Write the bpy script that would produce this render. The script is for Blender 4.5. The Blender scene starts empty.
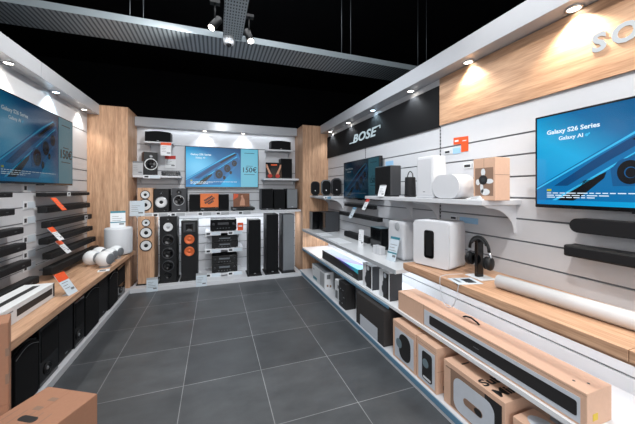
import bpy, bmesh, math, random
from mathutils import Matrix, Vector
random.seed(7)
PI = math.pi
SC = bpy.context.scene
COL = SC.collection

# ------------------------------------------------------------------ materials
def lin(c):
    c = c / 255.0
    return c / 12.92 if c <= 0.04045 else ((c + 0.055) / 1.055) ** 2.4
def rgb(t): return (lin(t[0]), lin(t[1]), lin(t[2]), 1.0)

def mat(name, col, rough=0.5, metal=0.0, var=0.06, scale=25.0, bump=0.0, spec=0.5, coat=0.0):
    m = bpy.data.materials.new(name); m.use_nodes = True
    nt = m.node_tree; b = nt.nodes['Principled BSDF']
    b.inputs['Roughness'].default_value = rough
    b.inputs['Metallic'].default_value = metal
    b.inputs['Specular IOR Level'].default_value = spec
    b.inputs['Coat Weight'].default_value = coat
    tc = nt.nodes.new('ShaderNodeTexCoord')
    n = nt.nodes.new('ShaderNodeTexNoise'); n.inputs['Scale'].default_value = scale; n.inputs['Detail'].default_value = 3
    nt.links.new(tc.outputs['Object'], n.inputs['Vector'])
    r = nt.nodes.new('ShaderNodeMix'); r.data_type = 'RGBA'
    c = rgb(col)
    r.inputs[6].default_value = tuple(min(1, x * (1 - var)) for x in c[:3]) + (1,)
    r.inputs[7].default_value = tuple(min(1, x * (1 + var)) for x in c[:3]) + (1,)
    nt.links.new(n.outputs['Fac'], r.inputs[0])
    nt.links.new(r.outputs[2], b.inputs['Base Color'])
    if bump:
        bp = nt.nodes.new('ShaderNodeBump'); bp.inputs['Strength'].default_value = bump
        bp.inputs['Distance'].default_value = 0.002
        nt.links.new(n.outputs['Fac'], bp.inputs['Height']); nt.links.new(bp.outputs[0], b.inputs['Normal'])
    return m

def emit(name, col, strength):
    m = bpy.data.materials.new(name); m.use_nodes = True
    nt = m.node_tree; b = nt.nodes['Principled BSDF']
    b.inputs['Base Color'].default_value = (0.004, 0.004, 0.004, 1)
    b.inputs['Roughness'].default_value = 0.15; b.inputs['Specular IOR Level'].default_value = 0.3
    b.inputs['Emission Color'].default_value = rgb(col)
    b.inputs['Emission Strength'].default_value = strength
    return m

def wood(name, c1, c2, stretch, rough=0.45):
    m = bpy.data.materials.new(name); m.use_nodes = True
    nt = m.node_tree; b = nt.nodes['Principled BSDF']; b.inputs['Roughness'].default_value = rough
    tc = nt.nodes.new('ShaderNodeTexCoord'); mp = nt.nodes.new('ShaderNodeMapping')
    mp.inputs['Scale'].default_value = stretch
    nt.links.new(tc.outputs['Object'], mp.inputs['Vector'])
    n1 = nt.nodes.new('ShaderNodeTexNoise'); n1.inputs['Scale'].default_value = 1.0; n1.inputs['Detail'].default_value = 6; n1.inputs['Distortion'].default_value = 0.6
    n2 = nt.nodes.new('ShaderNodeTexNoise'); n2.inputs['Scale'].default_value = 5.0; n2.inputs['Detail'].default_value = 4
    nt.links.new(mp.outputs[0], n1.inputs['Vector']); nt.links.new(mp.outputs[0], n2.inputs['Vector'])
    a = nt.nodes.new('ShaderNodeMath'); a.operation = 'MULTIPLY_ADD'; a.inputs[1].default_value = 0.45
    nt.links.new(n2.outputs['Fac'], a.inputs[0]); 
    s = nt.nodes.new('ShaderNodeMath'); s.operation = 'MULTIPLY'; s.inputs[1].default_value = 0.6
    nt.links.new(n1.outputs['Fac'], s.inputs[0]); nt.links.new(s.outputs[0], a.inputs[2])
    cr = nt.nodes.new('ShaderNodeValToRGB')
    cr.color_ramp.elements[0].position = 0.36; cr.color_ramp.elements[0].color = rgb(c1)
    cr.color_ramp.elements[1].position = 0.66; cr.color_ramp.elements[1].color = rgb(c2)
    nt.links.new(a.outputs[0], cr.inputs[0]); nt.links.new(cr.outputs[0], b.inputs['Base Color'])
    return m

def tile_mat():
    m = bpy.data.materials.new('slate_tile'); m.use_nodes = True
    nt = m.node_tree; b = nt.nodes['Principled BSDF']
    tc = nt.nodes.new('ShaderNodeTexCoord'); mp = nt.nodes.new('ShaderNodeMapping')
    mp.inputs['Location'].default_value = (-0.362 + 5.9, -2.42 + 6.0, 0)
    nt.links.new(tc.outputs['Object'], mp.inputs['Vector'])
    br = nt.nodes.new('ShaderNodeTexBrick'); br.offset = 0.0; br.squash = 1.0
    br.inputs['Scale'].default_value = 1.0; br.inputs['Brick Width'].default_value = 0.59; br.inputs['Row Height'].default_value = 0.6
    br.inputs['Mortar Size'].default_value = 0.0028; br.inputs['Mortar Smooth'].default_value = 0.2; br.inputs['Bias'].default_value = 0.0
    br.inputs['Color1'].default_value = rgb((62, 65, 68)); br.inputs['Color2'].default_value = rgb((74, 77, 80)); br.inputs['Mortar'].default_value = rgb((132, 134, 136))
    nt.links.new(mp.outputs[0], br.inputs['Vector'])
    n = nt.nodes.new('ShaderNodeTexNoise'); n.inputs['Scale'].default_value = 3.2; n.inputs['Detail'].default_value = 7; n.inputs['Roughness'].default_value = 0.6
    sm = nt.nodes.new('ShaderNodeMapping'); sm.inputs['Scale'].default_value = (1, 1.6, 1)
    nt.links.new(tc.outputs['Object'], sm.inputs[0]); nt.links.new(sm.outputs[0], n.inputs['Vector'])
    mr = nt.nodes.new('ShaderNodeMapRange'); mr.inputs[1].default_value = 0.3; mr.inputs[2].default_value = 0.7; mr.inputs[3].default_value = 0.72; mr.inputs[4].default_value = 1.25
    nt.links.new(n.outputs['Fac'], mr.inputs[0])
    mx = nt.nodes.new('ShaderNodeMix'); mx.data_type = 'RGBA'; mx.blend_type = 'MULTIPLY'; mx.inputs[0].default_value = 1.0
    nt.links.new(br.outputs['Color'], mx.inputs[6]); nt.links.new(mr.outputs[0], mx.inputs[7])
    nt.links.new(mx.outputs[2], b.inputs['Base Color'])
    r2 = nt.nodes.new('ShaderNodeMapRange'); r2.inputs[3].default_value = 0.34; r2.inputs[4].default_value = 0.52
    nt.links.new(n.outputs['Fac'], r2.inputs[0]); nt.links.new(r2.outputs[0], b.inputs['Roughness'])
    return m

def perforated(name, base, hole, axis, pitch, fill):
    """stripes or round holes in object space"""
    m = bpy.data.materials.new(name); m.use_nodes = True
    nt = m.node_tree; b = nt.nodes['Principled BSDF']; b.inputs['Roughness'].default_value = 0.45; b.inputs['Metallic'].default_value = 0.1
    tc = nt.nodes.new('ShaderNodeTexCoord'); sp = nt.nodes.new('ShaderNodeSeparateXYZ'); nt.links.new(tc.outputs['Object'], sp.inputs[0])
    def frac(out, p, f):
        d = nt.nodes.new('ShaderNodeMath'); d.operation = 'DIVIDE'; d.inputs[1].default_value = p; nt.links.new(out, d.inputs[0])
        q = nt.nodes.new('ShaderNodeMath'); q.operation = 'FRACT'; nt.links.new(d.outputs[0], q.inputs[0])
        l = nt.nodes.new('ShaderNodeMath'); l.operation = 'LESS_THAN'; l.inputs[1].default_value = f; nt.links.new(q.outputs[0], l.inputs[0])
        return l.outputs[0]
    outs = [frac(sp.outputs[a], p, f) for a, p, f in zip(axis, pitch, fill)]
    o = outs[0]
    for k in outs[1:]:
        mu = nt.nodes.new('ShaderNodeMath'); mu.operation = 'MULTIPLY'; nt.links.new(o, mu.inputs[0]); nt.links.new(k, mu.inputs[1]); o = mu.outputs[0]
    mx = nt.nodes.new('ShaderNodeMix'); mx.data_type = 'RGBA'; mx.inputs[6].default_value = rgb(base); mx.inputs[7].default_value = rgb(hole)
    nt.links.new(o, mx.inputs[0]); nt.links.new(mx.outputs[2], b.inputs['Base Color'])
    return m

def screen_mat(name, strength, glow):
    """the blue picture on a lit display"""
    m = bpy.data.materials.new(name); m.use_nodes = True
    nt = m.node_tree; b = nt.nodes['Principled BSDF']
    b.inputs['Base Color'].default_value = (0.004, 0.004, 0.004, 1); b.inputs['Roughness'].default_value = 0.15; b.inputs['Specular IOR Level'].default_value = 0.3
    tc = nt.nodes.new('ShaderNodeTexCoord'); sp = nt.nodes.new('ShaderNodeSeparateXYZ'); nt.links.new(tc.outputs['Generated'], sp.inputs[0])
    cr = nt.nodes.new('ShaderNodeValToRGB'); e = cr.color_ramp.elements
    e[0].position = 0.0; e[0].color = rgb((0, 120, 186)); e[1].position = 1.0; e[1].color = rgb((0, 30, 78))
    k = e.new(0.36); k.color = rgb((0, 164, 218)); k = e.new(0.56); k.color = rgb((0, 104, 160))
    ma = nt.nodes.new('ShaderNodeMath'); ma.operation = 'MULTIPLY_ADD'; ma.inputs[1].default_value = 0.45; 
    nt.links.new(sp.outputs[2], ma.inputs[0])
    mb = nt.nodes.new('ShaderNodeMath'); mb.operation = 'MULTIPLY'; mb.inputs[1].default_value = 0.6; nt.links.new(sp.outputs[0], mb.inputs[0])
    nt.links.new(mb.outputs[0], ma.inputs[2]); nt.links.new(ma.outputs[0], cr.inputs[0])
    # pale glow left of centre
    gx = nt.nodes.new('ShaderNodeVectorMath'); gx.operation = 'SUBTRACT'; gx.inputs[1].default_value = (0.15, 0.5, 0.50); nt.links.new(tc.outputs['Generated'], gx.inputs[0])
    gs = nt.nodes.new('ShaderNodeVectorMath'); gs.operation = 'MULTIPLY'; gs.inputs[1].default_value = (3.1, 0, 2.2); nt.links.new(gx.outputs[0], gs.inputs[0])
    gl = nt.nodes.new('ShaderNodeVectorMath'); gl.operation = 'LENGTH'; nt.links.new(gs.outputs[0], gl.inputs[0])
    gm = nt.nodes.new('ShaderNodeMapRange'); gm.inputs[1].default_value = 0.15; gm.inputs[2].default_value = 1.0; gm.inputs[3].default_value = glow; gm.inputs[4].default_value = 0.0
    nt.links.new(gl.outputs['Value'], gm.inputs[0])
    mx = nt.nodes.new('ShaderNodeMix'); mx.data_type = 'RGBA'; mx.inputs[7].default_value = rgb((120, 205, 245))
    nt.links.new(gm.outputs[0], mx.inputs[0]); nt.links.new(cr.outputs[0], mx.inputs[6])
    nt.links.new(mx.outputs[2], b.inputs['Emission Color']); b.inputs['Emission Strength'].default_value = strength
    return m

M = {}
M['white'] = mat('white_laminate', (205, 207, 211), 0.42, var=0.02)
M['white_gloss'] = mat('white_gloss', (222, 224, 226), 0.2, var=0.02)
M['fascia'] = mat('fascia_white', (172, 175, 180), 0.22, var=0.02)
M['groove'] = mat('groove_grey', (120, 123, 128), 0.6)
M['black_void'] = mat('black_paint', (19, 20, 23), 0.9, spec=0.1)
M['black'] = mat('black_vinyl', (18, 19, 21), 0.5, spec=0.35)
M['black_cloth'] = mat('black_cloth', (17, 18, 20), 0.85, bump=0.4, scale=300, spec=0.2)
M['bar_cloth'] = mat('charcoal_cloth', (19, 20, 23), 0.7, bump=0.3, scale=300, spec=0.3)
M['black_gloss'] = mat('black_gloss', (12, 13, 15), 0.12)
M['dark_grey'] = mat('dark_grey', (52, 54, 58), 0.5)
M['mid_grey'] = mat('mid_grey', (112, 116, 120), 0.5)
M['light_grey'] = mat('light_grey', (168, 172, 176), 0.45)
M['silver'] = mat('silver', (190, 193, 197), 0.28, metal=0.9)
M['cone_white'] = mat('cone_white', (216, 218, 220), 0.5)
M['copper'] = mat('copper_cone', (220, 110, 62), 0.35, metal=0.35)
M['oak'] = wood('oak_vertical', (156, 116, 88), (214, 174, 141), (26, 26, 1.6))
M['oak_x'] = wood('oak_lengthwise', (166, 124, 95), (214, 174, 142), (24, 1.5, 24))
M['oak_sign'] = wood('oak_sign', (152, 114, 86), (204, 166, 134), (1.4, 24, 20))
M['walnut'] = wood('walnut', (60, 38, 26), (96, 64, 44), (30, 30, 2))
M['tile'] = tile_mat()
M['tray'] = perforated('galvanised_ribbed', (150, 160, 166), (74, 82, 88), (0,), (0.045,), (0.42,))
M['tray_holes'] = perforated('galvanised_holes', (158, 170, 176), (40, 46, 50), (0, 1), (0.026, 0.05), (0.45, 0.5))
M['slot_strip'] = perforated('slot_strip', (150, 153, 157), (30, 31, 34), (2,), (0.032,), (0.5,))
M['steel'] = mat('galvanised_steel', (120, 128, 133), 0.4, metal=0.5)
M['card'] = mat('card_white', (222, 225, 228), 0.55, var=0.02)
M['card_blue'] = mat('card_pale_blue', (200, 212, 221), 0.55, var=0.03)
M['label_blue'] = mat('label_blue', (150, 192, 224), 0.55)
M['blue'] = mat('strip_blue', (96, 136, 162), 0.45)
M['teal'] = mat('band_teal', (48, 122, 138), 0.5)
M['orange'] = mat('band_orange', (226, 84, 34), 0.5)
M['sleeve_orange'] = mat('sleeve_orange', (226, 112, 38), 0.45)
M['red'] = mat('red_print', (186, 40, 26), 0.5)
M['ink'] = mat('ink', (40, 42, 46), 0.6)
M['lcd'] = mat('lcd_grey', (96, 102, 108), 0.35)
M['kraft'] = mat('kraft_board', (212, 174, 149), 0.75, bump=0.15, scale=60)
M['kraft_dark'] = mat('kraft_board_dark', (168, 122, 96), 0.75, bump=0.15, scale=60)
M['kraft_print'] = mat('kraft_print_brown', (142, 114, 96), 0.7)
M['print_grey'] = mat('print_grey', (196, 202, 210), 0.5)
M['carton_charcoal'] = mat('carton_charcoal', (56, 53, 52), 0.6)
M['carton_black'] = mat('carton_black', (34, 33, 34), 0.55)
M['brown_sleeve'] = mat('sleeve_brown', (128, 76, 44), 0.5, var=0.5, scale=12)
M['flesh'] = mat('print_tan', (206, 150, 120), 0.5)
M['yellow'] = mat('sticker_yellow', (210, 180, 40), 0.5)
M['purple'] = mat('print_purple', (92, 84, 178), 0.4)
M['cyan'] = mat('print_cyan', (60, 190, 210), 0.4)
M['slate_print'] = mat('print_slate', (110, 128, 136), 0.4)
M['lamp'] = emit('lamp_lens', (255, 246, 232), 14.0)
M['lamp_cool'] = emit('lamp_lens_cool', (205, 236, 255), 14.0)
M['sign_letter'] = emit('lit_letter', (240, 246, 250), 0.85)
M['sign_letter_dim'] = emit('lit_letter_cool', (205, 226, 235), 0.75)

# ------------------------------------------------------------------ mesh builder
class MB:
    def __init__(s): s.bm = bmesh.new()
    def _fin(s, verts, mi, mtx, smooth=False):
        fs = set()
        for v in verts:
            for f in v.link_faces: fs.add(f)
        for f in fs: f.material_index = mi; f.smooth = smooth
        if mtx: bmesh.ops.transform(s.bm, matrix=mtx, verts=list(verts))
    def box(s, x0, y0, z0, x1, y1, z1, mi=0, bev=0.0, mtx=None, seg=2):
        r = bmesh.ops.create_cube(s.bm, size=1.0); vs = r['verts']
        bmesh.ops.transform(s.bm, matrix=Matrix.Translation(((x0+x1)/2, (y0+y1)/2, (z0+z1)/2)) @ Matrix.Diagonal((abs(x1-x0), abs(y1-y0), abs(z1-z0), 1)), verts=vs)
        if bev > 0:
            es = list({e for v in vs for e in v.link_edges})
            r = bmesh.ops.bevel(s.bm, geom=es, offset=bev, segments=seg, profile=0.5, affect='EDGES')
            vs = list({v for f in r['faces'] for v in f.verts} | {v for v in vs if v.is_valid})
            seen = set(vs); st = list(vs)
            while st:
                v = st.pop()
                for e in v.link_edges:
                    w = e.other_vert(v)
                    if w not in seen: seen.add(w); st.append(w)
            vs = list(seen)
        s._fin(vs, mi, mtx); return s
    def prism(s, pts, y0, y1, mi=0, mtx=None, smooth=False):
        """polygon of (x, z) extruded from y0 to y1"""
        a = [s.bm.verts.new((x, y0, z)) for x, z in pts]; b = [s.bm.verts.new((x, y1, z)) for x, z in pts]
        n = len(pts)
        s.bm.faces.new(a); s.bm.faces.new(b[::-1])
        side = [s.bm.faces.new((a[i], b[i], b[(i+1) % n], a[(i+1) % n])) for i in range(n)]
        s._fin(a + b, mi, None)
        if smooth:
            for f in side: f.smooth = True
        if mtx: bmesh.ops.transform(s.bm, matrix=mtx, verts=a + b)
        bmesh.ops.recalc_face_normals(s.bm, faces=list({f for v in a for f in v.link_faces} | {f for v in b for f in v.link_faces}))
        return s
    def lathe(s, prof, seg=28, mi=0, mtx=None, smooth=True):
        """profile of (r, h) about local z"""
        rings = []; vs = []
        for r, h in prof:
            if r < 1e-6:
                v = s.bm.verts.new((0, 0, h)); rings.append([v]); vs.append(v)
            else:
                ring = [s.bm.verts.new((r*math.cos(2*PI*k/seg), r*math.sin(2*PI*k/seg), h)) for k in range(seg)]
                rings.append(ring); vs += ring
        for a, b in zip(rings[:-1], rings[1:]):
            for k in range(seg):
                k2 = (k+1) % seg
                if len(a) == 1 and len(b) == 1: continue
                if len(a) == 1: s.bm.faces.new((a[0], b[k2], b[k]))
                elif len(b) == 1: s.bm.faces.new((a[k], a[k2], b[0]))
                else: s.bm.faces.new((a[k], a[k2], b[k2], b[k]))
        s._fin(vs, mi, mtx, smooth)
        bmesh.ops.recalc_face_normals(s.bm, faces=list({f for v in vs for f in v.link_faces}))
        return s
    def cyl(s, c, r, h, mi=0, axis='Z', seg=24, smooth=True, bev=0.0):
        mt = Matrix.Translation(c)
        if axis == 'Y': mt = mt @ Matrix.Rotation(PI/2, 4, 'X')     # local z -> -y
        if axis == 'X': mt = mt @ Matrix.Rotation(PI/2, 4, 'Y')
        if bev: pr = [(0, 0), (r-bev, 0), (r, bev), (r, h-bev), (r-bev, h), (0, h)]
        else: pr = [(0, 0), (r, 0), (r, 0), (r, h), (r, h), (0, h)]
        return s.lathe(pr, seg, mi, mt, smooth)
    def tube(s, pts, r, mi=0, seg=8):
        pts = [Vector(p) for p in pts]; rings = []; vs = []
        up = Vector((0.13, 0.21, 0.97))
        for i, p in enumerate(pts):
            d = (pts[min(i+1, len(pts)-1)] - pts[max(i-1, 0)]).normalized()
            a = d.cross(up)
            if a.length < 1e-3: a = d.cross(Vector((1, 0, 0)))
            a.normalize(); b = d.cross(a)
            ring = [s.bm.verts.new(p + r*(a*math.cos(2*PI*k/seg) + b*math.sin(2*PI*k/seg))) for k in range(seg)]
            rings.append(ring); vs += ring
        for a, b in zip(rings[:-1], rings[1:]):
            for k in range(seg): s.bm.faces.new((a[k], a[(k+1) % seg], b[(k+1) % seg], b[k]))
        s.bm.faces.new(rings[0][::-1]); s.bm.faces.new(rings[-1])
        s._fin(vs, mi, None, True)
        bmesh.ops.recalc_face_normals(s.bm, faces=list({f for v in vs for f in v.link_faces}))
        return s
    def disc(s, x, y, z, r, mi=0, seg=20, sx=1.0, th=0.0006, rot=0.0):
        pts = []
        for k in range(seg):
            a = 2*PI*k/seg; px, pz = r*sx*math.cos(a), r*math.sin(a)
            pts.append((x + px*math.cos(rot) - pz*math.sin(rot), z + px*math.sin(rot) + pz*math.cos(rot)))
        return s.prism(pts, y - th, y, mi)
    def text(s, body, size, mtx, mi=0, shear=0.0, offset=0.0, spacing=1.0, extrude=0.0008, align='LEFT'):
        """text standing in the local x-z plane facing -y"""
        cu = bpy.data.curves.new('lettering', 'FONT'); cu.body = body; cu.size = size; cu.shear = shear; cu.offset = offset
        cu.space_character = spacing; cu.extrude = extrude; cu.align_x = align; cu.resolution_u = 3
        ob = bpy.data.objects.new('lettering', cu); COL.objects.link(ob)
        bpy.context.view_layer.update()
        me = bpy.data.meshes.new_from_object(ob.evaluated_get(bpy.context.evaluated_depsgraph_get()))
        bpy.data.objects.remove(ob); bpy.data.curves.remove(cu)
        n0 = len(s.bm.verts); f0 = len(s.bm.faces)
        s.bm.from_mesh(me); bpy.data.meshes.remove(me)
        s.bm.verts.ensure_lookup_table(); s.bm.faces.ensure_lookup_table()
        vs = s.bm.verts[n0:]
        for f in s.bm.faces[f0:]: f.material_index = mi; f.smooth = False
        bmesh.ops.transform(s.bm, matrix=mtx @ Matrix.Rotation(PI/2, 4, 'X'), verts=vs)
        return s
    def build(s, name, mats, parent=None, loc=None, rotz=0.0, label=None):
        me = bpy.data.meshes.new(name); s.bm.to_mesh(me); s.bm.free()
        o = bpy.data.objects.new(name, me); COL.objects.link(o)
        for m in (mats if isinstance(mats, (list, tuple)) else [mats]): me.materials.append(M[m] if isinstance(m, str) else m)
        if parent is not None: o.parent = parent
        if loc is not None: o.location = loc; o.rotation_euler = (0, 0, rotz)
        if label: o['label'] = label
        return o

def T(x, y, z): return Matrix.Translation((x, y, z))
def RX(a): return Matrix.Rotation(a, 4, 'X')
def RY(a): return Matrix.Rotation(a, 4, 'Y')
def RZ(a): return Matrix.Rotation(a, 4, 'Z')

def thing(name, label, cat, loc, rotz=0.0, group=None):
    o = bpy.data.objects.new(name, None); COL.objects.link(o); o.empty_display_size = 0.1
    o.location = loc; o.rotation_euler = (0, 0, rotz); o['label'] = label; o['category'] = cat
    if group: o['group'] = group
    return o
def tag(o, label, cat, group=None):
    o['label'] = label; o['category'] = cat
    if group: o['group'] = group
    return o
def struct(o, label=None):
    o['kind'] = 'structure'
    if label: o['label'] = label
    return o
RR = -PI/2   # faces -X (right wall goods): local x runs towards the camera
LL = PI/2    # faces +X (left wall goods)

def rrect(x0, z0, x1, z1, r, n=5):
    p = []
    for cx, cz, a0 in ((x1-r, z1-r, 0), (x0+r, z1-r, PI/2), (x0+r, z0+r, PI), (x1-r, z0+r, 1.5*PI)):
        for k in range(n+1):
            a = a0 + PI/2*k/n; p.append((cx + r*math.cos(a), cz + r*math.sin(a)))
    return p

# ------------------------------------------------------------------ room
XL, XR, YB, YP = -1.73, 1.99, 5.53, 5.0
YN = -2.2
struct(MB().box(-5, -4, -0.06, 5, 8, 0).build('floor', 'tile'))
struct(MB().box(-5, -4, 4.3, 5, 8, 4.36).build('ceiling', 'black_void'))

def wall_panels(name, axis, pos, a0, a1, zs, top, label):
    """slatted wall: grey backing with white boards between the grooves; back 6 cm thick"""
    m = MB(); g = 0.006
    edges = [0.0] + sorted(zs) + [top]
    def bx(p0, p1, z0, z1, mi, bev=0.0):
        if axis == 'xr': m.box(pos+p0, a0, z0, pos+p1, a1, z1, mi, bev)
        if axis == 'xl': m.box(pos-p1, a0, z0, pos-p0, a1, z1, mi, bev)
        if axis == 'y': m.box(a0, pos+p0, z0, a1, pos+p1, z1, mi, bev)
    bx(0.012, 0.07, 0, top, 1)
    for z0, z1 in zip(edges[:-1], edges[1:]):
        bx(0.0, 0.0125, z0+g, z1-g, 0)
    return struct(m.build(name, ['white', 'groove']), label)
gr = [0.1+0.149*k for k in range(14)]
wall_panels('wall_right', 'xr', XR, YN, YB, [0.25, 0.40, 0.55, 0.70, 0.845, 0.996, 1.147, 1.30, 1.445, 1.595, 1.746, 1.89], 2.69, 'white slatted wall with grey grooves on the right')
wall_panels('wall_left', 'xl', XL, YN, YB, [0.58, 0.73, 0.88, 1.03, 1.18, 1.33, 1.48, 1.63, 1.775, 1.93, 2.325], 2.735, 'white slatted wall with grey grooves on the left')
wall_panels('wall_back', 'y', YB, XL, XR, [0.25, 0.40, 0.55, 0.70, 0.85, 1.0, 1.3, 1.45, 1.60, 1.83, 2.27], 2.69, 'white slatted wall behind the speaker towers')
struct(MB().box(-5, 7.6, 0, 5, 7.7, 4.3).build('wall_far', 'black_void'))
struct(MB().box(-5.05, -4, 0, -4.95, 7.7, 4.3).build('wall_outer_left', 'black_void'))
struct(MB().box(4.95, -4, 0, 5.05, 7.7, 4.3).build('wall_outer_right', 'black_void'))
struct(MB().box(-5, -4.1, 0, 5, -4, 4.3).build('wall_near', 'light_grey'))

# corner pillars
tag(MB().box(XL, YP, 0, -1.224, YB, 2.735, 0, 0.002).build('corner_pillar', 'oak'), 'tall oak corner pillar between the left wall and the back wall', 'pillar')
tag(MB().box(1.495, YP, 0, XR, YB, 2.68, 0, 0.002).build('corner_pillar', 'oak'), 'tall oak corner pillar between the black sign and the back wall', 'pillar')

# light fascias (canopies) with downlights
def downlight(parent_loc, label, mats, group):
    t = thing('downlight', label, 'ceiling light', parent_loc, 0, group)
    MB().lathe([(0.030, 0.0), (0.045, 0.0), (0.045, -0.006), (0.034, -0.010), (0.030, -0.004), (0.030, 0.0)], 24).build('trim_ring', 'silver', t)
    MB().cyl((0, 0, -0.005), 0.0295, 0.0045, 0, seg=20).build('lens', mats, t)
    return t
LS_ = 1.72
def spot(name, loc, target, power, size_deg, blend, rad, col):
    l = bpy.data.lights.new(name, 'SPOT'); l.energy = power * LS_; l.spot_size = math.radians(size_deg); l.spot_blend = blend
    l.shadow_soft_size = rad; l.color = col
    o = bpy.data.objects.new(name, l); COL.objects.link(o); o.location = loc
    o.rotation_euler = (Vector(target) - Vector(loc)).to_track_quat('-Z', 'Y').to_euler()
    return o
def area(name, loc, target, sx, sy, power, col, spread=180):
    l = bpy.data.lights.new(name, 'AREA'); l.shape = 'RECTANGLE'; l.size = sx; l.size_y = sy; l.energy = power * LS_; l.color = col
    l.spread = math.radians(spread)
    o = bpy.data.objects.new(name, l); COL.objects.link(o); o.location = loc
    if target: o.rotation_euler = (Vector(target) - Vector(loc)).to_track_quat('-Z', 'Y').to_euler()
    return o

tag(MB().box(1.838, YN, 2.54, XR, YP, 2.69, 0, 0.002).build('light_canopy', 'fascia'), 'long white canopy with downlights along the top of the right wall', 'canopy')
cl = MB().box(-1.582, YN, 2.59, XL, 3.52, 2.74, 0, 0.002).box(-1.582, 3.525, 2.59, XL, YP, 2.74, 0, 0.002)
tag(cl.build('light_canopy', 'fascia'), 'long white canopy with downlights along the top of the left wall', 'canopy')
tag(MB().box(-1.222, 5.375, 2.545, 1.493, YB, 2.69, 0, 0.002).build('light_canopy', 'fascia'), 'white canopy across the top of the back wall', 'canopy')

WARM = (1.0, 0.86, 0.70); NEUT = (1.0, 0.95, 0.88); COOL = (0.62, 0.86, 1.0); CW = (0.90, 0.95, 1.0)
for y, l, mt, c, p in ((0.30, None, 'lamp', WARM, 12), (1.06, 'downlight above the start of the white sign lettering on oak', 'lamp', WARM, 22),
                       (1.79, 'downlight above the far end of the oak sign board', 'lamp', WARM, 13),
                       (2.52, 'downlight over the near end of the black sign board', 'lamp', CW, 6),
                       (3.29, 'cool blue-white downlight over the black sign, right of its lettering', 'lamp_cool', COOL, 6),
                       (4.02, 'downlight over the black sign, above the start of its lettering', 'lamp', CW, 5),
                       (4.76, 'downlight in the right canopy closest to the oak pillar', 'lamp', CW, 5)):
    if l: downlight((1.935, y, 2.54), l, mt, 'downlights in the right canopy')
    spot('downlight_beam', (1.925, y, 2.525), (1.955, y, 1.5), p, 120, 0.7, 0.02, c)
for y, l, mt, c, p in ((2.5, None, 'lamp', WARM, 8), (3.21, 'downlight in the left canopy above the near half of the television', 'lamp', WARM, 12),
                       (3.99, 'cool bluish downlight in the left canopy above the television far end', 'lamp_cool', COOL, 14),
                       (4.72, 'downlight in the left canopy next to the oak pillar', 'lamp', NEUT, 8)):
    if l: downlight((-1.665, y, 2.59), l, mt, 'downlights in the left canopy')
    spot('downlight_beam', (-1.66, y, 2.575), (-1.70, y, 1.5), p, 110, 0.7, 0.02, c)
for x, l, p in ((-0.17, 'downlight in the back canopy over the television, left one', 7), (0.49, 'downlight in the back canopy over the television, right one', 8)):
    downlight((x, 5.46, 2.545), l, 'lamp', 'downlights in the back canopy')
    spot('downlight_beam', (x, 5.455, 2.53), (x, 5.49, 1.5), p, 110, 0.7, 0.02, CW)

# ------------------------------------------------------------------ signs
sg = thing('wall_sign', 'long black sign board with white lettering high on the right wall', 'sign', (1.988, 3.578, 2.09), RR)
MB().box(-1.42, -0.018, 0, 1.42, 0, 0.385, 0, 0.002).build('board', 'black_cloth', sg)
lt = MB()
lt.text('BOSE', 0.165, T(-0.355, -0.020, 0.120) @ Matrix.Diagonal((1.62, 1, 1, 1)), 0, shear=0.25, offset=0.004, spacing=1.05, extrude=0.003)
lt.box(-0.465, -0.023, 0.120, -0.345, -0.019, 0.134)
lt.box(0.255, -0.023, 0.222, 0.415, -0.019, 0.236)
lt.box(0.400, -0.023, 0.195, 0.418, -0.019, 0.236)
lt.build('lettering', 'sign_letter_dim', sg)
sg = thing('wall_sign', 'oak sign board with large white letters above the big television', 'sign', (1.988, 0.90, 2.10), RR)
MB().box(-1.25, -0.016, 0, 1.25, 0, 0.435, 0, 0.002).build('board', 'oak_sign', sg)
MB().text('SONOS', 0.135, T(-0.094, -0.018, 0.160), 0, offset=0.0045, spacing=1.3, extrude=0.004).build('lettering', 'sign_letter', sg)
for yy, z0, z1 in ((2.155, 0.9, 2.09), (3.578, 1.2, 2.09)):
    struct(MB().box(1.9865, yy-0.006, z0, 1.990, yy+0.006, z1).build('trim_1', 'slot_strip'))

# ------------------------------------------------------------------ televisions
screens = {'back': screen_mat('picture_bright', 1.0, 0.85), 'left': screen_mat('picture_dim', 0.24, 0.7), 'mid': screen_mat('picture_dark', 0.05, 0.15), 'right': screen_mat('picture_right', 1.08, 0.08)}
def pics(k, s):
    return [emit('ad_panel_'+k, (104, 188, 214), 0.85*s), emit('ad_phone_'+k, (0, 72, 126), 0.85*s), emit('ad_edge_'+k, (60, 190, 240), 0.95*s),
            emit('ad_lens_'+k, (2, 8, 20), 0.5*s), emit('ad_text_'+k, (225, 244, 255), 1.0*s), emit('ad_ink_'+k, (10, 34, 50), 0.8*s), emit('ad_band_'+k, (0, 114, 176), 0.9*s), emit('ad_rim_'+k, (2, 92, 150), 0.85*s), emit('ad_yellow_'+k, (190, 190, 30), 0.8*s)]
picmats = {'back': pics('back', 1.0), 'left': pics('left', 0.26), 'mid': pics('mid', 0.12), 'right': pics('right', 1.05)}
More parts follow.
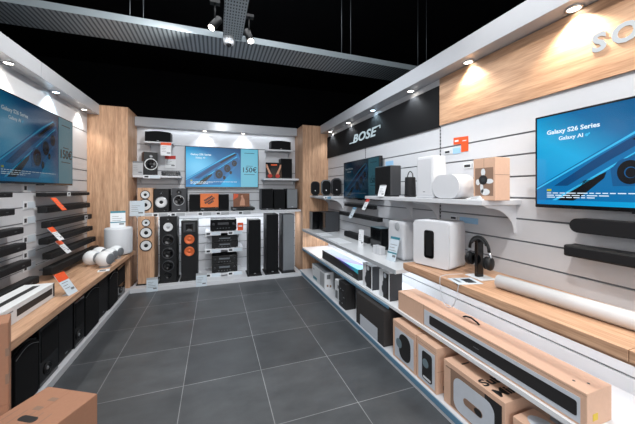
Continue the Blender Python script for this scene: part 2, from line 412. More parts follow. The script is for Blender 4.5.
def television(label, loc, rotz, w, h, key, panel=True):
    t = thing('television', label, 'television', loc, rotz, 'televisions showing the same blue advertisement')
    MB().box(-w/2, 0, 0, w/2, 0.045, h, 0, 0.004).box(-w*0.3, 0.045, h*0.2, w*0.3, 0.07, h*0.8).build('casing', 'black_gloss', t)
    b = 0.013
    sc = MB().box(-w/2+b, -0.002, b*1.6, w/2-b, 0.001, h-b).build('screen', screens[key], t)
    W, H = w-2*b, h-2.6*b
    def P(u, v): return (-w/2 + b + u*W, h - b - v*H)
    m = MB(); y = -0.0022
    def poly(pts, mi, lay): m.prism([P(u, v) for u, v in pts], y - 0.0005*lay, y - 0.0005*lay + 0.0004, mi)
    # the tilted phone: broad side, bright edges, camera island
    poly([(0.0, 0.95), (0.0, 0.80), (0.50, 0.24), (0.66, 0.10), (0.71, 0.115), (0.735, 0.25), (0.70, 0.42), (0.46, 0.95)], 6, 1)
    poly([(0.10, 0.79), (0.32, 0.50), (0.655, 0.115), (0.70, 0.13), (0.675, 0.19), (0.36, 0.55), (0.17, 0.79)], 1, 2)
    poly([(0.45, 0.372), (0.655, 0.13), (0.685, 0.14), (0.67, 0.17), (0.47, 0.39)], 3, 4)
    poly([(0.06, 0.825), (0.085, 0.825), (0.085, 0.85), (0.06, 0.85)], 8, 5)
    poly([(0.0, 0.815), (0.50, 0.255), (0.66, 0.105), (0.67, 0.12), (0.515, 0.262), (0.0, 0.832)], 2, 3)
    poly([(0.09, 0.95), (0.37, 0.60), (0.69, 0.205), (0.70, 0.215), (0.38, 0.61), (0.11, 0.95)], 2, 3)
    poly([(0.375, 0.80), (0.365, 0.62), (0.655, 0.26), (0.715, 0.235), (0.72, 0.36), (0.46, 0.80)], 7, 3)
    poly([(0.12, 0.95), (0.25, 0.74), (0.35, 0.66), (0.34, 0.72), (0.24, 0.90), (0.20, 0.95)], 3, 3)
    for (u, v, r) in ((0.43, 0.66, 0.12), (0.545, 0.51, 0.105), (0.645, 0.375, 0.085)):
        x, z = P(u, v)
        m.disc(x, y-0.0020, z, r*H, 7, 24, 0.82, 0.0004); m.disc(x+0.012*W, y-0.0024, z-0.012*H, r*0.93*H, 3, 24, 0.82, 0.0004)
        m.disc(x+0.014*W, y-0.0028, z-0.014*H, r*0.44*H, 7, 24, 0.82, 0.0004); m.disc(x+0.016*W, y-0.0032, z-0.016*H, r*0.39*H, 3, 24, 0.82, 0.0004)
    for (u, v, r) in ((0.515, 0.76, 0.05), (0.605, 0.625, 0.045)):
        x, z = P(u, v); m.disc(x, y-0.0024, z, r*H, 3, 20, 0.7, 0.0004)
    if panel: poly([(0.75, 0.0), (1.0, 0.0), (1.0, 1.0), (0.75, 1.0)], 0, 4)
    x, z = P(0.06, 0.205); m.text('Galaxy S26 Series', 0.066*H, T(x, y-0.003, z), 4, offset=0.0008, spacing=1.02)
    x, z = P(0.125, 0.285); m.text('Galaxy AI', 0.058*H, T(x, y-0.003, z), 4, offset=0.0003)
    x, z = P(0.265, 0.27); m.disc(x, y-0.003, z, 0.016*H, 2, 8); m.disc(x+0.02*H, y-0.003, z+0.012*H, 0.01*H, 2, 8)
    for v, u1 in ((0.865, 0.70), (0.89, 0.36), (0.912, 0.30)):
        u = 0.06
        while u < u1:
            d = random.uniform(0.015, 0.05); poly([(u, v), (min(u+d, u1), v), (min(u+d, u1), v+0.009), (u, v+0.009)], 4, 5); u += d + 0.008
    if panel:
        x, z = P(0.875, 0.61); m.text('150€', 0.185*H, T(x, y-0.004, z), 5, offset=0.0016, align='CENTER')
        for v, w0 in ((0.44, 0.05), (0.665, 0.08), (0.10, 0.075)): poly([(0.875-w0, v), (0.875+w0, v), (0.875+w0, v+0.012), (0.875-w0, v+0.012)], 5, 6)
    m.build('picture', picmats[key], sc)
    MB().box(-0.05, -0.004, -0.008, 0.05, 0.02, 0.004).build('sensor_bar', 'black_gloss', t)
    return t
television('large television on the back wall, pale blue price panel on its right', (0.140, 5.455, 1.535), 0, 1.255, 0.73, 'back')
television('large television high on the left wall above the soundbars', (-1.660, 3.69, 1.555), LL, 1.37, 0.782, 'left')
television('small dark television under the black sign, behind the black box speaker', (1.915, 3.62, 1.366), RR, 1.057, 0.561, 'mid')
television('big bright television under the oak sign, cut off by the picture edge', (1.915, 0.757, 1.392), RR, 1.005, 0.566, 'right')

# ------------------------------------------------------------------ fixtures: plinths, shelves, worktops
def slab(name, mats, x0, y0, z0, x1, y1, z1, label, cat, bev=0.003):
    return tag(MB().box(x0, y0, z0, x1, y1, z1, 0, bev).build(name, mats), label, cat)
slab('plinth', 'white', -1.163, 4.83, 0, 1.422, YB, 0.062, 'low white plinth under the floor-standing speakers', 'plinth')
pl = thing('plinth', 'low white plinth with a blue edge under the right wall boxes', 'plinth', (1.428, 4.97, 0), 0)
MB().box(0, -6.5, 0, 0.562, 0, 0.078, 0, 0.003).build('base', 'white', pl)
MB().box(-0.004, -4.2, 0.03, 0.0005, -0.03, 0.07).build('price_rail', 'blue', pl)
lp = MB().box(XL, 2.12, 0, -1.165, 4.99, 0.06, 0, 0.003)
tag(lp.build('plinth', 'white'), 'low white plinth under the row of black speakers', 'plinth')
slab('display_shelf', 'white', -1.222, 5.10, 1.105, 1.493, YB, 1.14, 'long white shelf across the back wall carrying small speakers', 'shelf')

def bracket_shelf(label, loc, rotz, w, d, th=0.03, br=0.16, n=(0.1, 0.9), inset=0.03):
    t = thing('wall_shelf', label, 'shelf', loc, rotz)     # origin: front bottom centre
    MB().box(-w/2, 0, 0, w/2, d, th, 0, 0.003).build('board', 'white', t)
    for k in n:
        x = -w/2 + k*w
        pts = [(0.0, 0.0)]  # (depth from wall, drop)
        prof = [(d, 0.0), (inset, 0.0), (inset+0.02, -0.012)]
        for q in range(8):
            a = PI/2*q/7
            prof.append((d - (d-inset-0.06)*(1-math.sin(a))*1.0 - 0.02, -0.02 - (br-0.02)*(1-math.cos(a))))
        prof.append((d, -br))
        MB().prism(prof, x-0.004, x+0.004, 0, Matrix(((0, 1, 0, 0), (1, 0, 0, 0), (0, 0, 1, 0), (0, 0, 0, 1)))).build('bracket', 'white', t)
    return t
bracket_shelf('small white shelf under the black centre speaker, upper left of back wall', (-0.865, 5.27, 2.258), 0, 0.42, 0.26, 0.027, 0.13, (0.12, 0.9))
bracket_shelf('white shelf left of the back television, with ringed speaker', (-0.878, 5.24, 1.70), 0, 0.685, 0.29, 0.032, 0.12, (0.08, 0.92))
bracket_shelf('small white shelf under the black centre speaker, upper right of back wall', (1.135, 5.27, 2.222), 0, 0.50, 0.26, 0.027, 0.13, (0.06, 0.94))
bracket_shelf('white shelf right of the back television, holding a record sleeve', (1.16, 5.24, 1.68), 0, 0.66, 0.29, 0.034, 0.12, (0.05, 0.95))
bracket_shelf('white equipment shelf under the single receiver', (0.145, 5.06, 0.782), 0, 0.60, 0.47, 0.028, 0.12, (0.04, 0.96))
bracket_shelf('white equipment shelf under two slim stacked black players', (0.145, 5.06, 0.495), 0, 0.61, 0.47, 0.028, 0.12, (0.04, 0.96))
bracket_shelf('lowest white equipment shelf under two thick stacked black amplifiers', (0.145, 5.06, 0.083), 0, 0.61, 0.47, 0.028, 0.02, (0.04, 0.96), 0.1)
bracket_shelf('white wall shelf with white speakers and a carton, above the headphones', (1.631, 2.175, 1.398), RR, 1.55, 0.359, 0.034, 0.20, (0.25, 0.5, 0.975), 0.05)
bracket_shelf('short white wall shelf with three black pods beside the oak pillar', (1.631, 4.65, 1.366), RR, 0.69, 0.359, 0.034, 0.16, (0.12, 0.97), 0.05)

sh = thing('long_shelf', 'white middle shelf with grey edge below the wall soundbars', 'shelf', (1.49, 5.0, 0.765), 0)
MB().box(0, -2.86, 0, 0.5, 0, 0.035, 0, 0.002).build('board', 'white_gloss', sh)
MB().box(-0.006, -2.86, -0.004, 0.0005, 0, 0.034, 0, 0.001).build('edge_rail', 'light_grey', sh)
sh = thing('long_shelf', 'white lower shelf with a blue price rail above the floor boxes', 'shelf', (1.49, 5.0, 0.437), 0)
MB().box(0, -6.5, 0, 0.5, 0, 0.028, 0, 0.002).build('board', 'white_gloss', sh)
MB().box(-0.006, -2.75, -0.020, 0.0005, 0, 0.006, 0, 0.001).build('price_rail', 'blue', sh)
ws = thing('wooden_shelf', 'thick oak shelf under the white subwoofer and the paper roll', 'shelf', (1.49, 2.04, 0.842), 0)
MB().box(0, -1.40, 0, 0.5, 0, 0.047, 0, 0.002).box(0, -4.2, 0, 0.5, -1.402, 0.047, 0, 0.002).build('board', 'oak_x', ws)
MB().box(0.012, -4.2, -0.014, 0.06, 0, 0.0).build('under_rail', 'oak_x', ws)

wt = thing('worktop', 'long oak worktop along the left wall over the black speakers', 'worktop', (-1.135, 2.12, 0), 0)
MB().box(-0.593, 0, 0.545, 0, 2.86, 0.60, 0, 0.003).build('top', 'oak_x', wt)
MB().box(-0.593, 2.79, 0.06, -0.045, 2.86, 0.545, 0, 0.002).build('end_panel', 'oak', wt)

# ------------------------------------------------------------------ speakers
def cone_bm(r, mats_ring=0):
    pass
def driver(t, name, x, z, r, yf, ring, cone, cap, capr=0.32):
    """loudspeaker driver facing -y at the front plane yf"""
    mt = T(x, yf, z) @ RX(PI/2)
    d = MB().lathe([(r, -0.001), (r, 0.008), (r*0.93, 0.011), (r*0.86, 0.008), (r*0.86, 0.004)], 28, 0, mt).build(name, ring, t)
    MB().lathe([(r*0.87, 0.004), (r*0.80, 0.009), (r*0.70, 0.008), (r*capr, 0.0015)], 28, 0, mt).build('cone', cone, d)
    MB().lathe([(r*capr, 0.0012), (r*capr*0.9, 0.005), (r*capr*0.5, 0.009), (0, 0.010)], 20, 0, mt).build('dust_cap', cap, d)
    return d
def speaker(name, label, cat, loc, rotz, w, h, d, cab, drivers=(), front=None, grille=None, badge=None, ports=(), base=False, group=None, tops=None):
    t = thing(name, label, cat, loc, rotz, group)
    z0 = 0.0
    if base:
        MB().box(-w/2-0.02, -0.012, 0, w/2+0.02, d+0.01, 0.018, 0, 0.004).build('base_plate', 'black', t); z0 = 0.018
    MB().box(-w/2, 0.0, z0, w/2, d, h, 0, 0.006).build('cabinet', cab, t)
    y = 0.0
    if front:
        MB().box(-w/2+0.003, -0.012, z0+0.003, w/2-0.003, 0.001, h-0.003, 0, 0.003).build('front_baffle', front, t); y = -0.012
    if grille:
        MB().box(-w/2+0.006, -0.016, z0+0.03, w/2-0.006, 0.001, h-0.01, 0, 0.004).build('grille', grille, t); y = -0.016
    for (x, z, r, ring, cn, cap) in drivers: driver(t, 'woofer' if r > 0.045 else 'tweeter', x, z, r, y, ring, cn, cap)
    for (x, z, rr) in ports:
        MB().lathe([(rr*1.25, 0), (rr*1.2, 0.004), (rr, 0.003), (rr*0.9, 0.001), (0, 0.0008)], 20, 0, T(x, y, z) @ RX(PI/2)).build('bass_port', 'black_gloss', t)
    if badge:
        MB().box(badge[0]-0.016, y-0.003, badge[1]-0.005, badge[0]+0.016, y+0.001, badge[1]+0.005, 0, 0.001).build('badge', 'silver', t, label='small silver badge')
    return t
SH = 1.14
g = 'bookshelf speakers on the long back shelf'
speaker('bookshelf_speaker', 'light oak bookshelf speaker with two white cones, leftmost on back shelf', 'speaker', (-1.035, 5.18, SH), 0, 0.215, 0.395, 0.28, 'oak',
        [(0.0, 0.285, 0.068, 'black', 'cone_white', 'black'), (0.0, 0.125, 0.095, 'black', 'cone_white', 'black')], group=g)
speaker('bookshelf_speaker', 'black bookshelf speaker with one white woofer and two round ports', 'speaker', (-0.808, 5.18, SH), 0, 0.215, 0.38, 0.28, 'black',
        [(0, 0.31, 0.030, 'dark_grey', 'black', 'silver'), (0, 0.165, 0.088, 'silver', 'cone_white', 'black')], front='black', ports=[(-0.055, 0.045, 0.018), (0.055, 0.045, 0.018)], group=g)
speaker('bookshelf_speaker', 'charcoal bookshelf speaker with silver-ringed dark woofer, third from left', 'speaker', (-0.552, 5.18, SH), 0, 0.215, 0.388, 0.28, 'dark_grey',
        [(0, 0.325, 0.038, 'black', 'black', 'silver'), (0, 0.19, 0.085, 'silver', 'black_gloss', 'black')], front='dark_grey', badge=(0, 0.04), group=g)
speaker('bookshelf_speaker', 'black cloth-fronted speaker left of the orange record sleeve', 'speaker', (-0.318, 5.20, SH), 0, 0.17, 0.288, 0.22, 'black', grille='black_cloth', group=g)
speaker('bookshelf_speaker', 'black cloth-fronted speaker right of the orange record sleeve', 'speaker', (0.142, 5.20, SH), 0, 0.17, 0.288, 0.22, 'black', grille='black_cloth', group=g)
speaker('bookshelf_speaker', 'black grilled bookshelf speaker with grey cabinet, left of a trio', 'speaker', (0.882, 5.18, SH), 0, 0.205, 0.385, 0.26, 'dark_grey', grille='black_cloth', badge=(0, 0.02), group=g)
speaker('bookshelf_speaker', 'black grilled bookshelf speaker in the middle of a trio on the back shelf', 'speaker', (1.115, 5.18, SH), 0, 0.195, 0.375, 0.26, 'black', grille='black_cloth', badge=(0, 0.02), group=g)
speaker('bookshelf_speaker', 'grey-fronted bookshelf speaker at the right end of the back shelf', 'speaker', (1.345, 5.18, SH), 0, 0.205, 0.385, 0.26, 'black', grille='mid_grey', badge=(0, 0.05), group=g)

tb = 0.062
g = 'floor-standing speakers on the back plinth'
tw = dict(d=0.33, base=True, group=g)
speaker('tower_speaker', 'light oak tower speaker with three white cones', 'speaker', (-0.985, 4.985, tb), 0, 0.22, 1.03, cab='oak',
        drivers=[(0, 0.94, 0.058, 'black', 'cone_white', 'black'), (0, 0.79, 0.085, 'black', 'cone_white', 'black'), (0, 0.595, 0.085, 'black', 'cone_white', 'black')], **tw)
speaker('tower_speaker', 'black tower speaker with a white midrange over three black woofers', 'speaker', (-0.683, 4.985, tb), 0, 0.238, 1.025, cab='black',
        drivers=[(0, 0.985, 0.026, 'dark_grey', 'black', 'silver'), (0, 0.865, 0.078, 'black_gloss', 'cone_white', 'silver'), (0, 0.665, 0.088, 'dark_grey', 'black_gloss', 'black'), (0, 0.46, 0.088, 'dark_grey', 'black_gloss', 'black'), (0, 0.265, 0.085, 'dark_grey', 'black_gloss', 'black')], front='black', ports=[(0, 0.12, 0.045)], **tw)
t3 = speaker('tower_speaker', 'black tower speaker with two copper coloured woofers', 'speaker', (-0.383, 4.985, tb), 0, 0.238, 0.955, cab='black',
        drivers=[(0, 0.655, 0.088, 'black', 'copper', 'copper'), (0, 0.465, 0.088, 'black', 'copper', 'copper')], **tw)
MB().box(-0.085, -0.012, 0.77, 0.085, 0.001, 0.92, 0, 0.004).lathe([(0.075, -0.001), (0.07, 0.008), (0.03, 0.002), (0, 0.001)], 4, 1, T(0, -0.012, 0.845) @ RX(PI/2) @ RZ(PI/4), False).build('horn_tweeter', ['dark_grey', 'black_gloss'], t3)
speaker('tower_speaker', 'slim black grilled tower speaker, nearest to the equipment shelves', 'speaker', (0.628, 4.89, tb), 0, 0.20, 0.94, cab='black', grille='black_cloth', badge=(0, 0.045), **tw)
speaker('tower_speaker', 'tall black grilled tower speaker beside the grey tower', 'speaker', (0.925, 4.89, tb), 0, 0.205, 1.025, cab='black', grille='black_cloth', badge=(0, 0.05), **tw)
speaker('tower_speaker', 'grey-fronted tower speaker at the right end by the oak pillar', 'speaker', (1.205, 4.89, tb), 0, 0.205, 1.02, cab='dark_grey', grille='mid_grey', **tw)

def centre_speaker(label, loc, w, h, d):
    t = thing('centre_speaker', label, 'speaker', loc, 0, 'centre speakers on the small upper shelves')
    n = 14
    pts = [(-w/2, 0), (w/2, 0)] + [(w/2 - w*k/n, h*0.90 + h*0.10*math.sin(PI*k/n)) for k in range(n+1)]
    MB().prism(pts, 0, d).build('cabinet', 'black', t)
    q = [(x*0.96, 0.008 + z*0.94) for x, z in pts]
    MB().prism(q, -0.012, 0.001).build('grille', 'black_cloth', t)
    MB().box(-0.015, -0.015, 0.012, 0.015, -0.011, 0.02).build('badge', 'silver', t)
centre_speaker('black arched centre speaker on the upper left shelf of the back wall', (-0.875, 5.29, 2.285), 0.375, 0.175, 0.2)
centre_speaker('black arched centre speaker on the upper right shelf of the back wall', (1.16, 5.29, 2.249), 0.375, 0.17, 0.2)
speaker('bookshelf_speaker', 'black speaker with a white-ringed woofer on the shelf left of television', 'speaker', (-0.985, 5.325, 1.732), 0.36, 0.205, 0.385, 0.18, 'walnut',
        [(0, 0.315, 0.026, 'dark_grey', 'light_grey', 'silver'), (0, 0.185, 0.095, 'cone_white', 'black_gloss', 'black')], front='black', group=None)
speaker('bookshelf_speaker', 'plain black speaker behind the red record sleeve', 'speaker', (1.265, 5.29, 1.714), 0, 0.215, 0.375, 0.2, 'black', grille='black_cloth')

def hifi(name, label, cat, loc, w, h, d, kind, group=None, rotz=0):
    t = thing(name, label, cat, loc, rotz, group)
    MB().box(-w/2, 0.012, 0.012, w/2, d, h, 0, 0.003).build('case', 'black', t)
    f = MB().box(-w/2, 0, 0.010, w/2, 0.0125, h, 0, 0.003).build('front_panel', 'black_gloss', t)
    for x in (-w*0.4, w*0.4):
        for y in (0.03, d-0.03): MB().cyl((x, y, 0), 0.016, 0.0125, 0).build('foot', 'black', t)
    MB().box(-w*0.22, -0.001, h*0.55, w*0.2, 0.001, h*0.75).build('display', 'lcd' if kind != 'receiver' else 'dark_grey', f)
    if kind in ('receiver', 'amplifier'):
        for x in (-w*0.38, w*0.38): MB().cyl((x, 0.0, h*0.62), 0.022 if kind == 'receiver' else 0.017, 0.018, 0, 'Y', 20, bev=0.003).build('knob', 'dark_grey', f)
    for k in range(5): MB().box(-w*0.25+k*w*0.11, -0.002, h*0.24, -w*0.25+k*w*0.11+0.018, 0.0005, h*0.24+0.008).build('button', 'mid_grey', f)
    return t
hifi('receiver', 'black home cinema receiver on the top equipment shelf', 'receiver', (0.135, 5.08, 0.810), 0.42, 0.195, 0.32, 'receiver')
gg = 'black audio components stacked on the equipment shelves'
hifi('media_player', 'slim black player at the bottom of the middle equipment stack', 'player', (0.16, 5.08, 0.523), 0.42, 0.10, 0.3, 'player', gg)
hifi('media_player', 'slim black player on top of the middle equipment stack', 'player', (0.16, 5.08, 0.623), 0.42, 0.103, 0.3, 'player', gg)
hifi('amplifier', 'thick black amplifier at the bottom of the lowest stack', 'amplifier', (0.155, 5.08, 0.111), 0.41, 0.15, 0.32, 'amplifier', gg)
hifi('amplifier', 'thick black amplifier on top of the lowest stack', 'amplifier', (0.155, 5.08, 0.261), 0.41, 0.135, 0.32, 'amplifier', gg)
hifi('media_player', 'small black network player beside the ringed speaker, left of television', 'player', (-0.69, 5.27, 1.732), 0.265, 0.075, 0.18, 'receiver')

def turntable(label, loc, w, d):
    t = thing('turntable', label, 'turntable', loc, 0, 'turntables on the back shelf')
    MB().box(-w/2, 0, 0.012, w/2, d, 0.052, 0, 0.006).build('deck', 'black', t)
    for x in (-w*0.4, w*0.4):
        for y in (0.03, d-0.03): MB().cyl((x, y, 0), 0.018, 0.0125).build('foot', 'dark_grey', t)
    pl_ = MB().cyl((-w*0.07, d*0.5, 0.052), min(w, d)*0.44, 0.012, 0, seg=36).build('platter', 'black_gloss', t)
    MB().cyl((-w*0.07, d*0.5, 0.0642), 0.05, 0.001, 0).build('record_label', 'light_grey', pl_)
    MB().cyl((w*0.41, d*0.78, 0.052), 0.02, 0.035).tube([(w*0.41, d*0.80, 0.082), (w*0.41, d*0.4, 0.080), (w*0.33, d*0.22, 0.074)], 0.004).box(w*0.31, d*0.16, 0.068, w*0.345, d*0.23, 0.078).build('tonearm', 'silver', t)
    MB().box(-w*0.46, -0.001, 0.02, -w*0.30, 0.001, 0.044).build('control_plate', 'mid_grey', t)
    return t
turntable('black turntable between two black speakers, under the orange sleeve', (-0.088, 5.20, SH), 0.285, 0.28)
turntable('black turntable carrying a brown record sleeve on the back shelf', (0.47, 5.19, SH), 0.40, 0.32)

def sleeve(label, loc, w, h, tilt, base_mat, art, rotz=0.0, group='record sleeves on display'):
    t = thing('record_sleeve', label, 'record sleeve', loc, rotz, group)
    mt = RX(-tilt)
    MB().box(-w/2, -0.003, 0, w/2, 0.002, h, 0, 0, mt).build('sleeve', base_mat, t)
    m = MB(); mats = art(m, w, h, mt); m.build('cover_print', mats, t)
def art_orange(m, w, h, mt):
    for row, (n, off) in enumerate(((6, 0.035), (7, -0.005), (4, -0.042))):
        for q in range(n):
            d = (q - (n-1)/2) * 0.026
            x = d*math.cos(0.55) - off*math.sin(0.55); z = 0.12 + d*math.sin(0.55) + off*math.cos(0.55)
            m.box(-0.0105, -0.0045, -0.016, 0.0105, -0.003, 0.016, 0, 0, mt @ T(x, 0, z) @ RY(-0.55))
    return ['ink']
def art_brown(m, w, h, mt):
    m.prism([(-0.03, 0.02), (0.06, 0.02), (0.055, 0.12), (0.03, 0.17), (0.0, 0.15), (-0.02, 0.09)], -0.0042, -0.003, 0, mt)
    m.disc(0.01, -0.003, 0.18, 0.025, 0, 16, 0.8, 0.0012)
    m.prism([(-0.14, 0.12), (-0.06, 0.17), (-0.05, 0.22), (-0.13, 0.23)], -0.0042, -0.003, 1, mt)
    return ['flesh', 'orange']
def art_red(m, w, h, mt):
    for s in (-1, 1):
        m.prism([(s*0.03, 0.05), (s*0.075, 0.05), (s*0.135, 0.20), (s*0.14, 0.255), (s*0.115, 0.255), (s*0.10, 0.20)], -0.0042, -0.003, 1, mt)
        m.disc(s*0.07, -0.003, 0.045, 0.035, 0, 14, 1.2, 0.0012)
    m.box(-0.05, -0.0045, 0.235, 0.06, -0.003, 0.262, 2, 0, mt)
    return ['red', 'flesh', 'orange']
sleeve('bright orange record sleeve with dark lettering on the back shelf', (-0.088, 5.235, SH+0.066), 0.30, 0.235, 0.10, 'sleeve_orange', art_orange)
sleeve('brown record sleeve with pale figure, leaning on the second turntable', (0.44, 5.24, SH+0.066), 0.28, 0.235, 0.10, 'brown_sleeve', art_brown)
sleeve('black record sleeve with red and tan print right of the television', (1.02, 5.262, 1.714), 0.295, 0.29, 0.05, 'black_gloss', art_red)

# ------------------------------------------------------------------ price cards and labels
def price_card(label, loc, rotz, w, h, tilt=0.25, head='teal', paper='card', headh=0.16, foot=True, group='printed price cards', band=None):
    t = thing('price_card', label, 'price card', loc, rotz, group)
    mt = RX(-tilt)
    MB().box(-w/2, -0.0015, 0, w/2, 0.0015, h, 0, 0, mt).build('card', paper, t)
    MB().box(-w/2, -0.003, h*(1-headh), w/2, -0.0015, h, 0, 0, mt).build('header_band', head, t)
    m = MB()
    n = 0
    for k in range(4):
        z = h*(0.66 - 0.12*k)
        m.box(-w*0.38, -0.0026, z, -w*0.38 + w*random.uniform(0.35, 0.75), -0.0015, z+h*0.022, 0, 0, mt)
    m.box(w*0.08, -0.0026, h*0.17, w*0.40, -0.0015, h*0.26, 0, 0, mt)
    m.build('printed_text', 'mid_grey', t)
    if band: MB().box(-w/2, -0.0028, h*0.30, w/2, -0.0015, h*0.36, 0, 0, mt).build('lower_band', band, t)
    if foot:
        MB().box(-w*0.4, 0.0, 0, w*0.4, max(0.03, h*math.sin(tilt)*0.5), 0.002).build('foot', 'card', t)
    return t
def shelf_label(label, loc, rotz, w=0.20, h=0.06, paper='card_blue', disp=0.34, group='shelf edge price labels'):
    t = thing('price_label', label, 'price label', loc, rotz, group)
    MB().box(-w/2, -0.006, 0, w/2, 0, h, 0, 0.001).build('holder', 'card', t)
    MB().box(-w/2+w*0.08, -0.0075, h*0.25, -w/2+w*disp*0.9, -0.006, h*0.75).build('display', 'ink', t)
    MB().box(-w/2+w*(disp+0.06), -0.0072, h*0.08, w/2-w*0.03, -0.006, h*0.92).build('paper_insert', paper, t)
    return t
# back wall
price_card('pale info card leaning at the left end of the ringed-speaker shelf', (-1.155, 5.244, 1.732), 0, 0.155, 0.225, 0.06, 'mid_grey', 'light_grey', 0.12)
price_card('white price card with orange top under the left centre speaker', (-0.755, 5.262, 2.06), 0, 0.155, 0.215, 0.0, 'orange', 'card', 0.2, False)
price_card('white price card with red top above the small network player', (-0.722, 5.512, 1.875), 0, 0.165, 0.215, 0.0, 'red', 'card', 0.27, False)
price_card('pale blue info card hanging at the left end of the back shelf', (-1.125, 5.085, 1.10), 0, 0.20, 0.235, 0.05, 'card_blue', 'card_blue', 0.18, False)
price_card('pale info card in front of the plinth under the oak tower', (-0.873, 4.818, 0.002), 0, 0.15, 0.205, 0.04, 'light_grey', 'card_blue', 0.15, False)
price_card('pale info card in front of the plinth right of the copper-coned tower', (-0.198, 4.818, 0.002), 0, 0.157, 0.205, 0.04, 'light_grey', 'card_blue', 0.15, False)
tag(MB().box(-0.047, -0.0015, 0, 0.047, 0.0015, 0.13, 0).box(-0.03, -0.003, 0.06, 0.03, -0.0015, 0.085, 1).build('price_tag', ['orange', 'card'], None, (0.41, 5.10, 0.810)), 'bright orange price tag at the right of the receiver', 'price tag')
for x, l in ((-1.03, 'shelf label under the light oak bookshelf speaker'), (-0.81, 'shelf label under the speaker with the white woofer'), (-0.56, 'shelf label under the charcoal silver-ringed bookshelf speaker'),
             (-0.16, 'shelf label under the left half of the orange record sleeve'), (0.12, 'shelf label under the black speaker right of the orange sleeve'), (0.48, 'shelf label under the turntable with the brown sleeve')):
    shelf_label(l, (x, 5.10, 1.078), 0, 0.22, 0.06, 'light_grey')
for z, s in ((0.748, 'receiver'), (0.461, 'slim players'), (0.063, 'thick amplifiers')):
    shelf_label('shelf label on the left under the black ' + s, (-0.03, 5.06, z), 0, 0.24, 0.062)
    shelf_label('shelf label on the right under the black ' + s, (0.32, 5.06, z), 0, 0.24, 0.062)
shelf_label('shelf label under the ringed speaker left of the television', (-0.955, 5.24, 1.685), 0, 0.24, 0.055)

# ------------------------------------------------------------------ left wall soundbars
def soundbar(label, loc, rotz, w, h, d, group, cloth='bar_cloth', rounded=False, brackets=True):
    """origin: front bottom centre; back d; wall is behind"""
    t = thing('soundbar', label, 'soundbar', loc, rotz, group)
    m = MB()
    if rounded: m.prism(rrect(-w/2, 0, w/2, h, h*0.49, 8), 0.0, d, 0, None, True)
    else: m.box(-w/2, 0, 0, w/2, d, h, 0, min(h, d)*0.14)
    m.build('body', 'black', t)
    g_ = MB()
    if rounded: g_.prism(rrect(-w/2+0.002, 0.002, w/2-0.002, h-0.002, h*0.47, 8), -0.004, 0.002, 0, None, True)
    else: g_.box(-w/2+0.012, -0.003, 0.008, w/2-0.012, 0.003, h-0.008, 0, 0.002)
    g_.build('grille', cloth, t)
    MB().box(w*0.37, -0.0045, h*0.42, w*0.40, -0.003, h*0.58).build('badge', 'dark_grey', t)
    return t
def bar_bracket(t, w, d, wall_gap):
    for x in (-w*0.3, w*0.3):
        MB().box(x-0.02, d-0.002, 0.004, x+0.02, d+wall_gap, 0.012).build('bracket', 'steel', t)
def left_bar(label, y0, y1, z0, z1, xf, grp, **k):
    d = min(0.085, (xf - XL) - 0.02)
    t = soundbar(label, (xf, (y0+y1)/2, z0), LL, y1-y0, z1-z0, d, grp, **k)
    bar_bracket(t, y1-y0, d, (xf - XL) - d)
    return t
g = 'soundbars mounted in the far column of the left wall'
for a in (('thin black soundbar with a white sticker, topmost of the far column', 3.70, 4.79, 1.43, 1.472, -1.625),
          ('black soundbar behind the topmost orange price card, second in far column', 3.71, 4.79, 1.262, 1.328, -1.62),
          ('black soundbar with a pale end sticker, third in far column', 3.735, 4.79, 1.105, 1.172, -1.60),
          ('black soundbar fourth from the top in the far column', 3.665, 4.79, 0.945, 1.008, -1.59),
          ('deep black soundbar fifth from the top in the far column', 3.655, 4.79, 0.795, 0.862, -1.555),
          ('deepest black soundbar lowest in the far column, just above the worktop', 3.58, 4.79, 0.652, 0.735, -1.52)):
    left_bar(*a, g)
g = 'soundbars mounted in the near column of the left wall'
for a in (('thin black soundbar topmost in the near column, cut by picture edge', 2.25, 3.19, 1.438, 1.482, -1.625),
          ('black soundbar second from the top in the near column', 2.25, 3.21, 1.285, 1.343, -1.62),
          ('black soundbar third from the top in the near column', 2.25, 3.31, 1.112, 1.17, -1.61),
          ('black soundbar fourth from the top in the near column', 2.25, 3.33, 0.960, 1.03, -1.60),
          ('black soundbar fifth from the top in the near column', 2.25, 3.36, 0.805, 0.87, -1.58),
          ('black soundbar lowest in the near column behind the white carton', 2.25, 3.42, 0.630, 0.70, -1.55)):
    left_bar(*a, g)
def sticker(label, loc, rotz, w, h, mats='card'):
    t = thing('price_sticker', label, 'sticker', loc, rotz)
    MB().box(-w/2, -0.0035, 0, w/2, 0, h).build('paper', mats, t)
    MB().box(-w*0.3, -0.005, h*0.35, w*0.25, -0.0035, h*0.7).build('printed_text', 'ink', t)
sticker('small white sticker on the topmost far soundbar', (-1.6198, 4.17, 1.428), LL, 0.075, 0.05)
sticker('pale sticker near the end of the third far soundbar', (-1.5955, 4.58, 1.108), LL, 0.09, 0.06, 'light_grey')
g = 'slanted orange-topped cards on the left soundbars'
for l, y, z, x, pp, hd in (('orange and white price card hanging before the second far soundbar', 3.76, 1.287, -1.495, 'orange', 0.3),
                       ('white price card with orange top before the fourth far soundbar', 3.63, 0.992, -1.465, 'card', 0.36),
                       ('white price card with orange top before the fifth far soundbar', 3.71, 0.845, -1.435, 'card', 0.32)):
    price_card(l, (x, y, z), LL, 0.10, 0.165, 0.65, 'orange', pp, hd, False, g)
g = 'electronic labels between the two soundbar columns'
